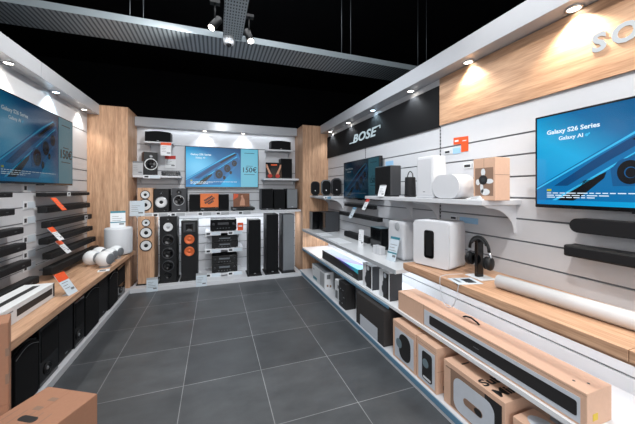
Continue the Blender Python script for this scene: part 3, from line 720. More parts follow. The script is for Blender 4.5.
for z, l in ((1.492, 'electronic wall label above the topmost left soundbars'), (1.325, 'electronic wall label level with the second left soundbars, upper'), (1.177, 'electronic wall label beside the third far soundbar start'),
             (0.992, 'electronic wall label beside the fourth far soundbar start'), (0.842, 'electronic wall label beside the fifth far soundbar start'), (0.718, 'lowest electronic wall label between the soundbar columns')):
    shelf_label(l, (XL+0.001, 3.63, z-0.012), LL, 0.20, 0.078, 'card_blue', 0.28, g)

# ------------------------------------------------------------------ goods on the left worktop
WT = 0.60
t = thing('carton', 'long white soundbar carton with a black bar printed on it', 'carton', (-1.275, 2.672, WT), LL)
MB().box(-0.36, 0, 0, 0.36, 0.20, 0.12, 0, 0.002).build('box', 'card', t)
MB().prism([(-0.13, 0.035), (0.32, 0.035), (0.32, 0.085), (-0.13, 0.085)], -0.0012, 0, 0).build('bar_print', 'carton_black', t)
MB().box(-0.22, 0.07, 0.1195, 0.30, 0.115, 0.1212).build('top_print', 'carton_black', t)
m = MB(); m.box(-0.28, -0.0012, 0.085, -0.17, 0, 0.093)
for k in range(3): m.box(-0.28, -0.0012, 0.03+0.015*k, -0.19, 0, 0.034+0.015*k)
m.build('printed_text', 'mid_grey', t)
MB().box(-0.362, -0.0014, 0.0, -0.31, 0.0, 0.121).build('red_end_print', 'red', t)
MB().box(0.335, -0.0014, 0.01, 0.358, 0, 0.118).build('end_strip_print', 'dark_grey', t)
price_card('price card with orange top standing on the left worktop', (-1.160, 3.07, WT), LL-0.15, 0.125, 0.215, 0.55, 'orange', 'card_blue', 0.36)

def egg(label, x, y, s=1.0, foot='light_grey'):
    t = thing('egg_speaker', label, 'speaker', (x, y, WT), -0.42, 'white egg speakers on the left worktop')
    r = 0.088*s
    mt = T(0, 0, r*0.98+0.006) @ RY(PI/2) 
    pr = [(0, -r*1.02)]
    for k in range(1, 15):
        a = -PI/2 + PI*0.76*k/14
        pr.append((r*math.cos(a), r*1.02*math.sin(a) if a < 0 else r*1.05*math.sin(a)))
    MB().lathe(pr, 28, 0, mt).build('shell', 'white_gloss', t)
    re, he = pr[-1]
    MB().lathe([(re*0.99, he-0.001), (re*0.93, he+0.004), (re*0.5, he+0.009), (0, he+0.010)], 26, 0, mt).build('grille', 'mid_grey', t)
    MB().lathe([(0, 0), (0.055, 0), (0.055, 0.006), (0.035, 0.014), (0, 0.016)], 24, 0).build('foot', foot, t)
    return t
egg('white egg speaker at the front left with a brown foot', -1.385, 4.14, 1.0, 'oak_x')
egg('white egg speaker closest to the worktop edge and the camera', -1.215, 4.01, 1.04)
egg('white egg speaker at the back near the wall', -1.40, 4.42, 0.95)
egg('white egg speaker in the middle of the front row', -1.235, 4.255, 0.95)
egg('white egg speaker nearest to the white drum subwoofer', -1.225, 4.45, 0.95)
t = thing('info_card', 'small white info card lying flat before the egg speakers', 'info card', (-1.17, 3.83, WT), 0.2)
MB().box(-0.055, -0.05, 0, 0.055, 0.05, 0.003).build('card', 'card', t)
MB().box(-0.04, -0.03, 0.003, 0.02, 0.03, 0.0036).build('printed_text', 'mid_grey', t)
t = thing('drum_subwoofer', 'white drum-shaped subwoofer at the far end of the left worktop', 'subwoofer', (-1.272, 4.74, WT), 0)
MB().lathe([(0, 0.012), (0.150, 0.012), (0.163, 0.02), (0.166, 0.04), (0.166, 0.355), (0.160, 0.372), (0.145, 0.378), (0, 0.378)], 40).build('cabinet', 'white', t)
MB().cyl((0, 0, 0), 0.13, 0.0125).build('foot_ring', 'black', t)
price_card('teal-headed price card standing on the white drum subwoofer', (-1.265, 4.68, WT+0.378), 0.25, 0.175, 0.235, 0.25, 'teal', 'card', 0.12, True, 'printed price cards', 'teal')

# black speakers under the left worktop
def floor_speaker(label, y0, y1, kind, h):
    w = y1-y0-0.012
    t = thing('floor_speaker', label, 'speaker', (-1.192 - (0.015 if kind == 'flat' else 0), (y0+y1)/2, 0.06), LL, 'black speakers under the left worktop')
    d = 0.38
    if kind == 'arc':
        n = 10
        pts = [(-w/2, 0), (w/2, 0)] + [(w/2-w*k/n, h-0.035+0.035*math.sin(PI*k/n)) for k in range(n+1)]
        MB().prism(pts, 0.012, d).build('cabinet', 'black', t)
        MB().prism([(x*0.94, 0.01+z*0.95) for x, z in pts], -0.004, 0.013).build('grille', 'black_cloth', t)
        MB().tube([(w*0.46-w*0.92*k/n, -0.006, h*0.93-0.035+0.035*math.sin(PI*k/n)) for k in range(n+1)], 0.002).build('trim_line', 'mid_grey', t)
    elif kind == 'knob':
        MB().box(-w/2, 0, 0, w/2, d, h, 0, 0.008).build('cabinet', 'black_gloss', t)
        driver(t, 'bass_port', -w*0.12, 0.10, 0.042, 0, 'black', 'black_gloss', 'mid_grey')
        MB().box(-w*0.42, -0.004, 0.18, w*0.42, 0.001, h-0.03, 0, 0.002).build('grille', 'black_cloth', t)
    else:
        MB().box(-w/2, 0, 0, w/2, d, h, 0, 0.01).build('cabinet', 'black', t)
        MB().box(-w/2+0.012, -0.008, 0.03, w/2-0.012, 0.001, h-0.012, 0, 0.003).build('grille', 'bar_cloth', t)
        MB().box(-0.02, -0.0095, 0.045, 0.02, -0.008, 0.055).build('badge', 'mid_grey', t)
    return t
for a in (('black speaker with an arched silver line, nearest under the worktop', 2.34, 2.62, 'arc', 0.42), ('glossy black speaker with round port, second under the worktop', 2.62, 2.905, 'knob', 0.44),
          ('charcoal flat-fronted speaker, third under the worktop', 2.905, 3.18, 'flat', 0.445), ('narrow glossy black speaker with round port, fourth under the worktop', 3.18, 3.39, 'knob', 0.43),
          ('black arched speaker below the orange-topped card, fifth under the worktop', 3.39, 3.76, 'arc', 0.45), ('charcoal flat-fronted speaker, sixth under the worktop', 3.76, 4.065, 'flat', 0.43),
          ('black arched speaker under the egg speakers, seventh in the row', 4.065, 4.395, 'arc', 0.44), ('glossy black speaker at the far end beside the oak panel', 4.395, 4.74, 'knob', 0.42)):
    floor_speaker(*a)

# ------------------------------------------------------------------ cartons in the foreground
t = thing('carton', 'brown cardboard carton standing on the floor at the bottom left', 'carton', (-0.7515, 1.9775, 0), math.radians(-29.8))
# local origin at back edge centre; box runs towards the camera (-y)
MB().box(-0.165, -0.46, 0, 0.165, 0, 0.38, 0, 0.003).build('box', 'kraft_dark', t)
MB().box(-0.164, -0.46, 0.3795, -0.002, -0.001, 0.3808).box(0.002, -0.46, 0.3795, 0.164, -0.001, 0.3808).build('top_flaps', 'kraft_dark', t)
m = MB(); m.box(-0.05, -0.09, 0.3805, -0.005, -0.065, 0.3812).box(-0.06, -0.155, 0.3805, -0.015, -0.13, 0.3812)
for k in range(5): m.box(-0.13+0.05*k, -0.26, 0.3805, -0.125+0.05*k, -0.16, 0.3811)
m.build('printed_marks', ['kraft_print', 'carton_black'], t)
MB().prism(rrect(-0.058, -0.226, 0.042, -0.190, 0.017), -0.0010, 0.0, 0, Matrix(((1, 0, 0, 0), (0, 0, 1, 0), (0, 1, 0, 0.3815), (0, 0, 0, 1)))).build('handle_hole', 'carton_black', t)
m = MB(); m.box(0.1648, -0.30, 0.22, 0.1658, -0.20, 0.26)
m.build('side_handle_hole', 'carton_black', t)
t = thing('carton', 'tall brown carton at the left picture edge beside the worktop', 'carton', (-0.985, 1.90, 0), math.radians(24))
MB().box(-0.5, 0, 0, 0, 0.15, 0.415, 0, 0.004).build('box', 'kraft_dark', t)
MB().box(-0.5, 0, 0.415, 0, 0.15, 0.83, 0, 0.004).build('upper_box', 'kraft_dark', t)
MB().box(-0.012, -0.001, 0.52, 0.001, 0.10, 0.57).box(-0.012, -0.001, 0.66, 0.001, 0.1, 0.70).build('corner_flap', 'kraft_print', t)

# ------------------------------------------------------------------ right wall goods: top shelf
TS = 1.432
def pod(label, x, y, w, h, rim):
    t = thing('pod_speaker', label, 'speaker', (x, y, 1.40), -0.30, 'black pods on the short shelf')
    pts = rrect(-w/2, 0.012, w/2, h, w*0.40, 7)
    MB().prism(pts, -w*0.42, w*0.42, 0, None, True).build('shell', 'black', t)
    q = [(a*0.84, 0.02+(b-0.012)*0.90) for a, b in pts]
    MB().prism(q, -w*0.42-0.012, -w*0.41, 0, None, True).build('grille', 'black_cloth', t)
    if rim:
        q2 = [(a*0.96, 0.006+b*0.965) for a, b in pts]
        MB().prism(q2, -w*0.42-0.004, -w*0.41, 0, None, True).build('rim', rim, t)
    MB().box(-w*0.3, -w*0.3, 0, w*0.3, w*0.3, 0.014).build('foot', 'dark_grey', t)
    MB().disc(0, -w*0.42-0.012, h*0.35, 0.008, 0, 12, 1, 0.002).build('badge', 'silver', t)
pod('plain black pod speaker closest to the oak pillar', 1.655, 4.77, 0.155, 0.25, None)
pod('black pod speaker with a grey rim, middle of three', 1.795, 4.61, 0.172, 0.275, 'mid_grey')
pod('black pod speaker with silver badge, beside the dark television', 1.895, 4.40, 0.165, 0.295, 'dark_grey')
shelf_label('small blue shelf label below the plain black pod', (1.705, 4.300+0.0, 1.352), 0, 0.12, 0.045, 'blue')

t = thing('subwoofer', 'black upright box speaker on the white wall shelf', 'speaker', (1.67, 2.64, TS), RR)
MB().box(-0.15, 0, 0.012, 0.15, 0.125, 0.318, 0, 0.008).build('cabinet', 'dark_grey', t)
MB().box(-0.143, -0.006, 0.02, 0.143, 0.002, 0.311, 0, 0.003).build('grille', 'black_cloth', t)
MB().box(-0.13, 0.01, 0, 0.13, 0.115, 0.0125).build('foot', 'black', t)
MB().box(-0.145, 0.005, 0.317, 0.145, 0.12, 0.3195).build('top_plate', 'slate_print', t)
price_card('small white tag leaning on the black box speaker', (1.622, 2.60, TS), RR+0.15, 0.10, 0.125, 0.3, 'light_grey', 'card', 0.1, True, 'printed price cards')
t = thing('portable_speaker', 'small black cylinder speaker with a carrying loop', 'speaker', (1.78, 2.325, TS), RR)
MB().lathe([(0, 0), (0.050, 0), (0.054, 0.01), (0.052, 0.03), (0.049, 0.18), (0.045, 0.192), (0, 0.194)], 28).build('body', 'bar_cloth', t)
MB().lathe([(0.0535, 0.004), (0.056, 0.012), (0.0545, 0.024)], 28).build('base_ring', 'black_gloss', t)
MB().tube([(-0.040*math.cos(PI*k/12), 0, 0.185+0.062*math.sin(PI*k/12)) for k in range(13)], 0.005).build('carry_loop', 'black', t)
t = thing('tall_speaker', 'tall tapered white speaker on the wall shelf', 'speaker', (1.67, 1.995, TS), RR)
a = [(-0.108, 0, 0), (0.108, 0, 0), (0.108, 0.155, 0), (-0.108, 0.155, 0), (-0.100, 0.004, 0.352), (0.100, 0.004, 0.352), (0.100, 0.135, 0.352), (-0.100, 0.135, 0.352)]
m = MB(); vs = [m.bm.verts.new(p) for p in a]
for f in ((0, 3, 2, 1), (4, 5, 6, 7), (0, 1, 5, 4), (1, 2, 6, 5), (2, 3, 7, 6), (3, 0, 4, 7)): m.bm.faces.new([vs[i] for i in f])
bmesh.ops.bevel(m.bm, geom=list(m.bm.edges), offset=0.012, segments=3, profile=0.5, affect='EDGES')
m.build('cabinet', 'white', t)
MB().box(-0.092, -0.003, 0.02, 0.092, 0.010, 0.338, 0, 0.008, RX(-0.011)).build('grille', 'white', t)
MB().box(-0.012, -0.004, 0.05, 0.012, -0.002, 0.056).build('badge', 'mid_grey', t)
t = thing('oval_speaker', 'white oval-fronted speaker between the tall one and the carton', 'speaker', (1.655, 1.745, TS), RR)
pts = rrect(-0.135, 0.004, 0.135, 0.186, 0.085, 8)
MB().prism(pts, 0.008, 0.155, 0, None, True).build('cabinet', 'white', t)
MB().prism([(x*0.985, 0.095+(z-0.095)*0.985) for x, z in pts], -0.001, 0.010, 0, None, True).build('grille', 'white', t)
MB().box(-0.06, 0.02, 0, 0.06, 0.14, 0.006).build('foot', 'mid_grey', t)

def carton_side(t, w, d, h, mats='kraft'):
    MB().box(-w/2, 0, 0, w/2, d, h, 0, 0.003).build('box', mats, t)
    MB().box(-w/2, d*0.5-0.001, h-0.0005, w/2, d*0.5+0.001, h+0.0008).build('lid_seam', 'kraft_print', t)
t = thing('carton', 'brown carton with white fan-like print on the white wall shelf', 'carton', (1.675, 1.425, TS), RR)
carton_side(t, 0.165, 0.13, 0.278)
m = MB()
m.box(-0.068, -0.001, 0.03, 0.068, 0, 0.215, 0)
for (x, z, rx, rz, rot) in ((-0.005, 0.185, 0.016, 0.025, 0), (0.04, 0.125, 0.03, 0.016, 0), (-0.045, 0.12, 0.016, 0.02, 0), (-0.015, 0.08, 0.012, 0.035, 0.1), (0.01, 0.055, 0.034, 0.022, 0)):
    m.disc(x, -0.001, z, rz, 1, 16, rx/rz, 0.0006, rot)
m.disc(-0.005, -0.0016, 0.135, 0.032, 2, 22, 1.0, 0.0006); m.disc(-0.005, -0.0022, 0.135, 0.014, 3, 16, 1.0, 0.0005)
m.build('front_print', ['kraft_print', 'card', 'carton_black', 'dark_grey'], t)
MB().box(-0.0826, 0.0, 0.165, 0.0832, 0.1302, 0.1675).box(-0.001, -0.0006, 0.215, 0.001, 0, 0.278).build('tape_line', 'kraft_print', t)
t = thing('tag_stand', 'low white tag stand before the carton on the wall shelf', 'tag stand', (1.650, 1.475, TS), RR)
MB().box(-0.055, -0.010, 0, 0.06, 0.018, 0.010, 0, 0.003).prism([(-0.045, 0.01), (0.05, 0.01), (0.035, 0.03), (-0.03, 0.022)], 0.0, 0.012).build('base', 'card', t)
MB().box(-0.025, -0.008, 0.0102, 0.02, 0.0, 0.0112).build('display', 'ink', t)

# wall-mounted labels on the right
t = thing('promotion_tag', 'large orange promotion tag high on the right wall', 'price tag', (1.9885, 1.917, 1.825), RR)
MB().prism([(-0.078, 0.075), (-0.078, 0.135), (0.078, 0.125), (0.078, 0.0), (0.006, 0.0), (0.006, 0.07)], -0.003, 0).build('card', 'orange', t)
MB().box(-0.062, -0.0045, 0.095, -0.022, -0.003, 0.110).box(0.02, -0.0045, 0.09, 0.06, -0.003, 0.096).build('printed_text', 'card', t)
shelf_label('electronic label left of the orange promotion tag', (1.9885, 2.055, 1.825), RR, 0.085, 0.038, 'light_grey', 0.8, 'electronic labels on the right wall')
t = tag(MB().box(-0.04, -0.003, 0, 0.04, 0, 0.05).build('paper_label', 'label_blue', None, (1.9885, 1.962, 1.818), RR), 'pale blue paper label under the orange promotion tag', 'paper label', 'blue paper labels on the right wall')
shelf_label('electronic label on the wall above the oval white speaker', (1.9885, 1.835, 1.68), RR, 0.095, 0.042, 'light_grey', 0.8, 'electronic labels on the right wall')
shelf_label('electronic label on the wall behind the white subwoofer', (1.9885, 1.985, 1.235), RR, 0.085, 0.038, 'light_grey', 0.8, 'electronic labels on the right wall')
t = tag(MB().box(-0.09, -0.003, 0, 0.09, 0, 0.048).build('paper_label', 'label_blue', None, (1.9885, 1.835, 1.222), RR), 'pale blue paper label above the headphones', 'paper label', 'blue paper labels on the right wall')
t = tag(MB().box(-0.08, -0.003, 0, 0.08, 0, 0.06).build('paper_label', 'label_blue', None, (1.9885, 2.99, 1.79), RR), 'pale blue paper label beside the dark television', 'paper label', 'blue paper labels on the right wall')

# wall soundbars
def right_bar(label, y0, y1, z0, z1, xf, d, grp, **k):
    t = soundbar(label, (xf, (y0+y1)/2, z0), RR, y1-y0, z1-z0, d, grp, **k); bar_bracket(t, y1-y0, d, (XR-xf)-d); return t
right_bar('black pill-ended soundbar right under the big bright television', 0.15, 1.055, 1.264, 1.343, 1.885, 0.075, 'soundbars under the big television', rounded=True)
right_bar('square-ended black soundbar, the lower one under the big television', 0.15, 1.075, 1.128, 1.192, 1.865, 0.10, 'soundbars under the big television')
right_bar('upper black soundbar on the wall below the dark television', 3.22, 4.10, 1.25, 1.297, 1.90, 0.06, 'soundbars under the dark television')
right_bar('lower black soundbar on the wall below the dark television', 3.07, 4.26, 1.105, 1.158, 1.88, 0.07, 'soundbars under the dark television')
price_card('small red-topped white card on the upper soundbar below the dark television', (1.80, 3.30, 1.245), RR, 0.085, 0.165, 0.5, 'red', 'card', 0.3, False)
price_card('slanted pale blue card on the lower soundbar below the dark television', (1.785, 3.66, 1.105), RR, 0.10, 0.17, 0.5, 'blue', 'card_blue', 0.2, False)

# ------------------------------------------------------------------ middle shelf goods
MS = 0.80
t = thing('box_speaker', 'narrow black speaker with silver side against the oak pillar', 'speaker', (1.615, 4.885, MS), RR)
MB().box(-0.08, 0, 0, 0.08, 0.14, 0.32, 0, 0.006).build('cabinet', 'black_gloss', t)
MB().box(-0.075, -0.005, 0.01, 0.075, 0.001, 0.312).build('grille', 'mid_grey', t)
t = thing('box_speaker', 'large black box speaker at the far end of the middle shelf', 'speaker', (1.722, 4.59, MS), RR)
MB().box(-0.158, 0, 0.01, 0.158, 0.25, 0.33, 0, 0.008).build('cabinet', 'dark_grey', t)
MB().box(-0.15, -0.006, 0.018, 0.15, 0.001, 0.322, 0, 0.002).build('grille', 'black_gloss', t)
MB().box(-0.13, 0.02, 0, 0.13, 0.23, 0.011).build('foot', 'black', t)
soundbar('low black soundbar lying at the back of the middle shelf', (1.86, 3.66, MS), RR, 0.72, 0.075, 0.10, None, 'bar_cloth')
t = thing('subwoofer', 'dark glossy cube subwoofer on the middle shelf', 'subwoofer', (1.80, 3.0, MS), RR)
MB().box(-0.122, 0, 0.014, 0.122, 0.16, 0.25, 0, 0.008).build('cabinet', 'black_gloss', t)
MB().box(-0.115, 0.004, 0.2495, 0.115, 0.155, 0.254).build('glass_top', 'slate_print', t)
MB().box(-0.1, 0.01, 0, 0.1, 0.15, 0.0145).build('foot', 'black', t)
price_card('tall narrow white card before the dark glossy subwoofer', (1.72, 3.22, MS), RR+0.5, 0.075, 0.20, 0.1, 'card', 'card', 0.1)
t = thing('small_box', 'small white box on the middle shelf before the dark subwoofer', 'box', (1.665, 2.76, MS), RR)
MB().box(-0.075, 0, 0, 0.075, 0.07, 0.085, 0, 0.006).build('box', 'white', t)
MB().box(-0.001, -0.001, 0.004, 0.001, 0.0705, 0.0858).build('lid_seam', 'mid_grey', t)
t = thing('subwoofer', 'tall plain white subwoofer behind the teal-headed card', 'subwoofer', (1.725, 2.495, MS), RR)
MB().box(-0.138, 0, 0.01, 0.138, 0.22, 0.385, 0, 0.03, None, 4).build('cabinet', 'white', t)
MB().box(-0.11, 0.03, 0, 0.11, 0.19, 0.011).build('foot', 'light_grey', t)
MB().lathe([(0.038, -0.001), (0.038, 0.004), (0.032, 0.006), (0.0, 0.003)], 24, 0, T(0.04, 0, 0.335) @ RX(PI/2)).build('round_panel', 'light_grey', t)
price_card('large pale blue card with teal header before the plain white subwoofer', (1.635, 2.44, MS), RR+0.15, 0.125, 0.24, 0.28, 'teal', 'card_blue', 0.10, True, 'printed price cards', 'teal')
for y, w, l in ((4.25, 0.30, 'white paper sheet on the middle shelf before the black box speaker'), (3.65, 0.42, 'white paper sheet on the middle shelf before the low soundbar'), (2.75, 0.02, None)):
    if l: tag(MB().box(-w/2, 0.02, 0, w/2, 0.20, 0.0025).build('paper_sheet', 'card', None, (1.51, y, MS), RR), l, 'paper sheet', 'paper sheets on the middle shelf')

# ------------------------------------------------------------------ wooden shelf goods
WS = 0.889
t = thing('subwoofer', 'big white subwoofer with a black vertical slot on the oak shelf', 'subwoofer', (1.5985, 1.844, WS), RR+math.radians(16))
pts = rrect(-0.157, 0.006, 0.157, 0.365, 0.028, 6)
m = MB(); m.prism(pts, 0.014, 0.235, 0, None, True)
# front lip ring around the slot: four pieces would read as parts, so one face ring built by a bevelled shell
m.prism([(x*0.975, 0.186+(z-0.186)*0.978) for x, z in pts], 0.0, 0.016, 0, None, True)
m.build('cabinet', 'white', t)
sl = MB().prism(rrect(-0.050, 0.072, 0.034, 0.292, 0.020, 6), -0.004, 0.004, 0, None, True).build('slot_frame', 'black_gloss', t)
MB().prism(rrect(-0.034, 0.092, 0.018, 0.274, 0.012, 6), -0.0055, -0.003, 0, None, True).build('slot_opening', 'black_cloth', sl)
MB().box(-0.12, 0.03, 0, 0.12, 0.20, 0.0065).build('foot', 'mid_grey', t)

t = thing('headphone_stand', 'slim black stand carrying headphones on the oak shelf', 'headphone stand', (1.735, 1.515, WS), RR-0.1)
MB().box(-0.075, -0.05, 0, 0.075, 0.07, 0.008, 0, 0.003).build('base', 'card', t)
MB().box(-0.014, -0.026, 0.008, 0.014, 0.026, 0.262, 0, 0.004).build('post', 'black_gloss', t)
MB().tube([(-0.04, 0, 0.248), (-0.02, 0, 0.260), (0.0, 0, 0.263), (0.02, 0, 0.260), (0.04, 0, 0.248)], 0.010).build('cradle', 'black_gloss', t)
HS = 1.12
h = thing('headphones', 'black over-ear headphones hanging on the slim stand', 'headphones', (1.735, 1.515, WS+0.05), RR-0.1)
h.scale = (HS, HS, HS)
arc = [(0.076*math.cos(a), 0, 0.128+0.082*math.sin(a)) for a in [PI*k/16 for k in range(17)]]
m = MB(); m.tube(arc, 0.009); m.build('headband', 'black', h)
MB().tube([(x*0.9, 0, z-0.009) for x, z in [(p[0], p[2]) for p in arc[3:14]]], 0.008).build('head_cushion', 'dark_grey', h)
for s in (-1, 1):
    c = MB().lathe([(0, -0.016), (0.034, -0.016), (0.040, -0.008), (0.041, 0.006), (0.034, 0.014), (0, 0.017)], 26, 0, T(s*0.082, 0, 0.062) @ RZ(0.35) @ RY(s*PI/2) @ Matrix.Diagonal((1, 0.88, 1, 1))).build('ear_cup', 'black', h)
    MB().lathe([(0.014, 0.0), (0.036, 0.0), (0.038, 0.010), (0.030, 0.018), (0.018, 0.014)], 24, 0, T(s*0.066, 0, 0.062) @ RZ(0.35) @ RY(-s*PI/2)).build('ear_cushion', 'black_cloth', c)
    MB().tube([(s*0.076, 0, 0.13), (s*0.090, 0, 0.10), (s*0.092, 0, 0.066)], 0.005).build('arm', 'silver', h)
t = thing('info_card', 'white info card lying flat beside the headphone stand', 'info card', (1.575, 1.485, WS), RR-0.25)
MB().box(-0.065, -0.085, 0, 0.065, 0.085, 0.004, 0, 0.001).build('card', 'card_blue', t)
MB().box(-0.04, -0.01, 0.004, 0.045, 0.055, 0.0048).build('display', 'ink', t)
MB().box(-0.05, -0.06, 0.004, 0.03, -0.04, 0.0047).build('printed_text', 'mid_grey', t)
ct = [(1.70, 1.62, 0.889), (1.60, 1.64, 0.890), (1.52, 1.63, 0.890), (1.486, 1.615, 0.880), (1.478, 1.60, 0.80), (1.475, 1.575, 0.735), (1.475, 1.53, 0.715), (1.476, 1.49, 0.735), (1.478, 1.46, 0.80), (1.484, 1.45, 0.88), (1.50, 1.448, 0.893), (1.56, 1.445, 0.894)]
def smooth_path(p, n=5):
    out = []
    P = [Vector(q) for q in p]
    for i in range(len(P)-1):
        p0, p1, p2, p3 = P[max(i-1, 0)], P[i], P[i+1], P[min(i+2, len(P)-1)]
        for k in range(n):
            u = k/n
            out.append(0.5*((2*p1) + (p2-p0)*u + (2*p0-5*p1+4*p2-p3)*u*u + (3*p1-p0-3*p2+p3)*u**3))
    out.append(P[-1]); return out
tag(MB().tube(smooth_path(ct), 0.0025, 0, 6).build('cable', 'white', None), 'thin white cable looping over the oak shelf edge', 'cable')
t = thing('paper_roll', 'long white paper roll lying on the oak shelf', 'paper roll', (1.672, 1.318, WS+0.041), math.radians(4.3))
MB().lathe([(0.034, 0.004), (0.036, 0.0), (0.0405, 0.0), (0.0405, 1.9), (0.034, 1.9)], 28, 0, RX(PI/2)).build('roll', 'white_gloss', t)
MB().lathe([(0, 0.006), (0.034, 0.006)], 24, 0, RX(PI/2)).build('roll_end', 'light_grey', t)

# ------------------------------------------------------------------ lower shelf goods
LS = 0.465
t = thing('carton', 'long black carton with purple and turquoise top on the lower shelf', 'carton', (1.535, 3.515, LS), RR)
MB().box(-0.58, 0, 0, 0.58, 0.17, 0.125, 0, 0.002).build('box', 'carton_black', t)
m = MB()
mtop = Matrix(((1, 0, 0, 0), (0, 0, 1, 0), (0, 1, 0, 0.1265), (0, 0, 0, 1)))    # x-z polygon onto the top
m.prism([(-0.58, 0.0), (-0.1, 0.0), (0.25, 0.17), (-0.58, 0.17)], -0.0008, 0, 2, mtop)
m.prism([(-0.1, 0.0), (0.2, 0.0), (0.5, 0.17), (0.25, 0.17)], -0.0008, 0, 0, mtop)
m.prism([(0.2, 0.0), (0.58, 0.0), (0.58, 0.17), (0.5, 0.17)], -0.0008, 0, 1, mtop)
m.prism([(0.08, 0.125), (0.58, 0.125), (0.58, 0.075)], -0.001, 0, 1)
m.prism([(-0.1, 0.125), (0.30, 0.125), (0.50, 0.085), (0.40, 0.085)], -0.0016, -0.0008, 0)
m.build('top_print', ['purple', 'cyan', 'slate_print'], t)
MB().box(-0.57, -0.0012, 0.098, -0.15, 0, 0.101).box(0.34, -0.0012, 0.02, 0.45, 0, 0.03).build('printed_text', 'mid_grey', t)
def satellite_box(label, y, h, w):
    t = thing('carton', label, 'carton', (1.522, y, LS), RR, 'grey and white speaker cartons on the lower shelf')
    MB().box(-w/2, 0, 0, w/2, 0.14, h, 0, 0.003).build('box', 'dark_grey', t)
    MB().box(-w/2, 0, h-0.0005, w/2, 0.14, h+0.001).build('lid', 'card', t)
    MB().box(-w/2, -0.0012, 0, w/2, 0, h).build('front_print', 'card', t)
    m = MB(); m.box(-w*0.10, -0.002, 0.01, w*0.42, -0.001, h*0.97, 0)
    m.disc(w*0.08, -0.002, h*0.55, w*0.24, 1, 20, 1, 0.001); m.disc(w*0.02, -0.003, h*0.35, w*0.26, 1, 20, 1, 0.001); m.disc(w*0.08, -0.002, h*0.86, w*0.13, 2, 16, 1, 0.001)
    m.build('speaker_print', ['carton_black', 'dark_grey', 'print_grey'], t)
satellite_box('grey and white speaker carton next to the colourful long carton', 2.70, 0.245, 0.20)
satellite_box('grey and white speaker carton next to the long brown carton', 2.375, 0.258, 0.175)
t = thing('carton', 'very long brown soundbar carton on the lower shelf', 'carton', (1.505, 1.453, LS), RR)
MB().box(-0.676, 0, 0, 0.676, 0.178, 0.158, 0, 0.003).build('box', 'kraft', t)
m = MB(); m.box(-0.345, -0.0012, 0.012, 0.652, 0, 0.126, 0)
m.build('front_label', 'print_grey', t)
m = MB(); m.prism(rrect(-0.288, 0.036, 0.640, 0.104, 0.010), -0.0024, -0.0012, 0)
m.box(0.10, -0.003, 0.066, 0.14, -0.0024, 0.070, 1)
m.build('bar_print', ['carton_black', 'mid_grey'], t)
MB().box(-0.352, -0.0008, 0, -0.349, 0, 0.158).box(-0.676, 0.0, 0.145, 0.676, 0.001, 0.147).build('edge_crease', 'kraft_print', t)
MB().tube([(-0.085, 0.115, 0.158), (-0.07, 0.115, 0.168), (-0.02, 0.113, 0.178), (0.03, 0.111, 0.168), (0.045, 0.11, 0.158)], 0.006).build('carry_handle', 'black', t)
m = MB(); m.disc(0.60, 0, 0, 0.006, 0)
MB().cyl((0.60, 0.05, 0.1575), 0.006, 0.001).cyl((0.635, 0.09, 0.1575), 0.006, 0.001).build('lid_pins', 'carton_black', t)
MB().box(0.6755, 0.04, 0.03, 0.677, 0.075, 0.06).build('yellow_sticker', 'yellow', t)

# ------------------------------------------------------------------ goods on the right plinth
PB = 0.078
t = thing('carton', 'white carton with grey lid on the plinth by the oak pillar', 'carton', (1.47, 4.10, PB), RR)
MB().box(-0.28, 0, 0, 0.28, 0.135, 0.245, 0, 0.003).build('box', 'card', t)
MB().box(-0.28, 0, 0.2445, 0.28, 0.135, 0.247).build('lid', 'mid_grey', t)
MB().box(0.08, -0.0012, 0.02, 0.25, 0, 0.22).build('grey_panel_print', 'light_grey', t)
MB().box(-0.23, -0.0012, 0.03, -0.06, 0, 0.07).build('teal_strip_print', 'teal', t)
MB().box(-0.25, -0.0012, 0.17, -0.17, 0, 0.19).build('printed_text', 'light_grey', t)
MB().box(0.28, 0.03, 0.15, 0.2812, 0.085, 0.21, 0).build('end_print', 'mid_grey', t)
MB().box(0.28, 0.03, 0.04, 0.2812, 0.055, 0.07).build('end_symbol', 'kraft_print', t)
MB().box(0.28, 0.075, 0.03, 0.2812, 0.10, 0.06).build('end_symbol', 'kraft_print', t)
t = thing('carton', 'slim white carton between the white carton and black cartons', 'carton', (1.465, 3.375, PB), RR)
MB().box(-0.075, 0, 0, 0.075, 0.12, 0.27, 0, 0.003).build('box', 'card', t)
MB().box(-0.05, -0.0012, 0.04, 0.02, 0, 0.14).box(0.02, -0.0012, 0.18, 0.06, 0, 0.22).build('front_print', 'mid_grey', t)
t = thing('carton', 'small black carton with white specks left of the big black carton', 'carton', (1.45, 3.187, PB), RR)
MB().box(-0.098, 0, 0, 0.098, 0.135, 0.305, 0, 0.003).build('box', 'carton_black', t)
for k in range(6):
    x, z = -0.085 + 0.025*k, 0.05 + 0.04*((k*4) % 6)
    MB().box(x, -0.0012, z, x+0.025, 0, z+0.009).build('printed_patch', 'light_grey', t)
MB().disc(-0.02, -0.0014, 0.13, 0.05, 0, 18).build('round_print', 'dark_grey', t)
t = thing('carton', 'big black carton with a white label on the right plinth', 'carton', (1.435, 2.518, PB), RR)
MB().box(-0.268, 0, 0, 0.268, 0.42, 0.325, 0, 0.004).build('box', 'carton_charcoal', t)
MB().box(-0.178, -0.0014, 0.004, 0.163, 0, 0.125).build('white_label', 'print_grey', t)
MB().box(-0.269, 0.2, 0.3245, 0.269, 0.206, 0.326).build('tape_line', 'dark_grey', t)
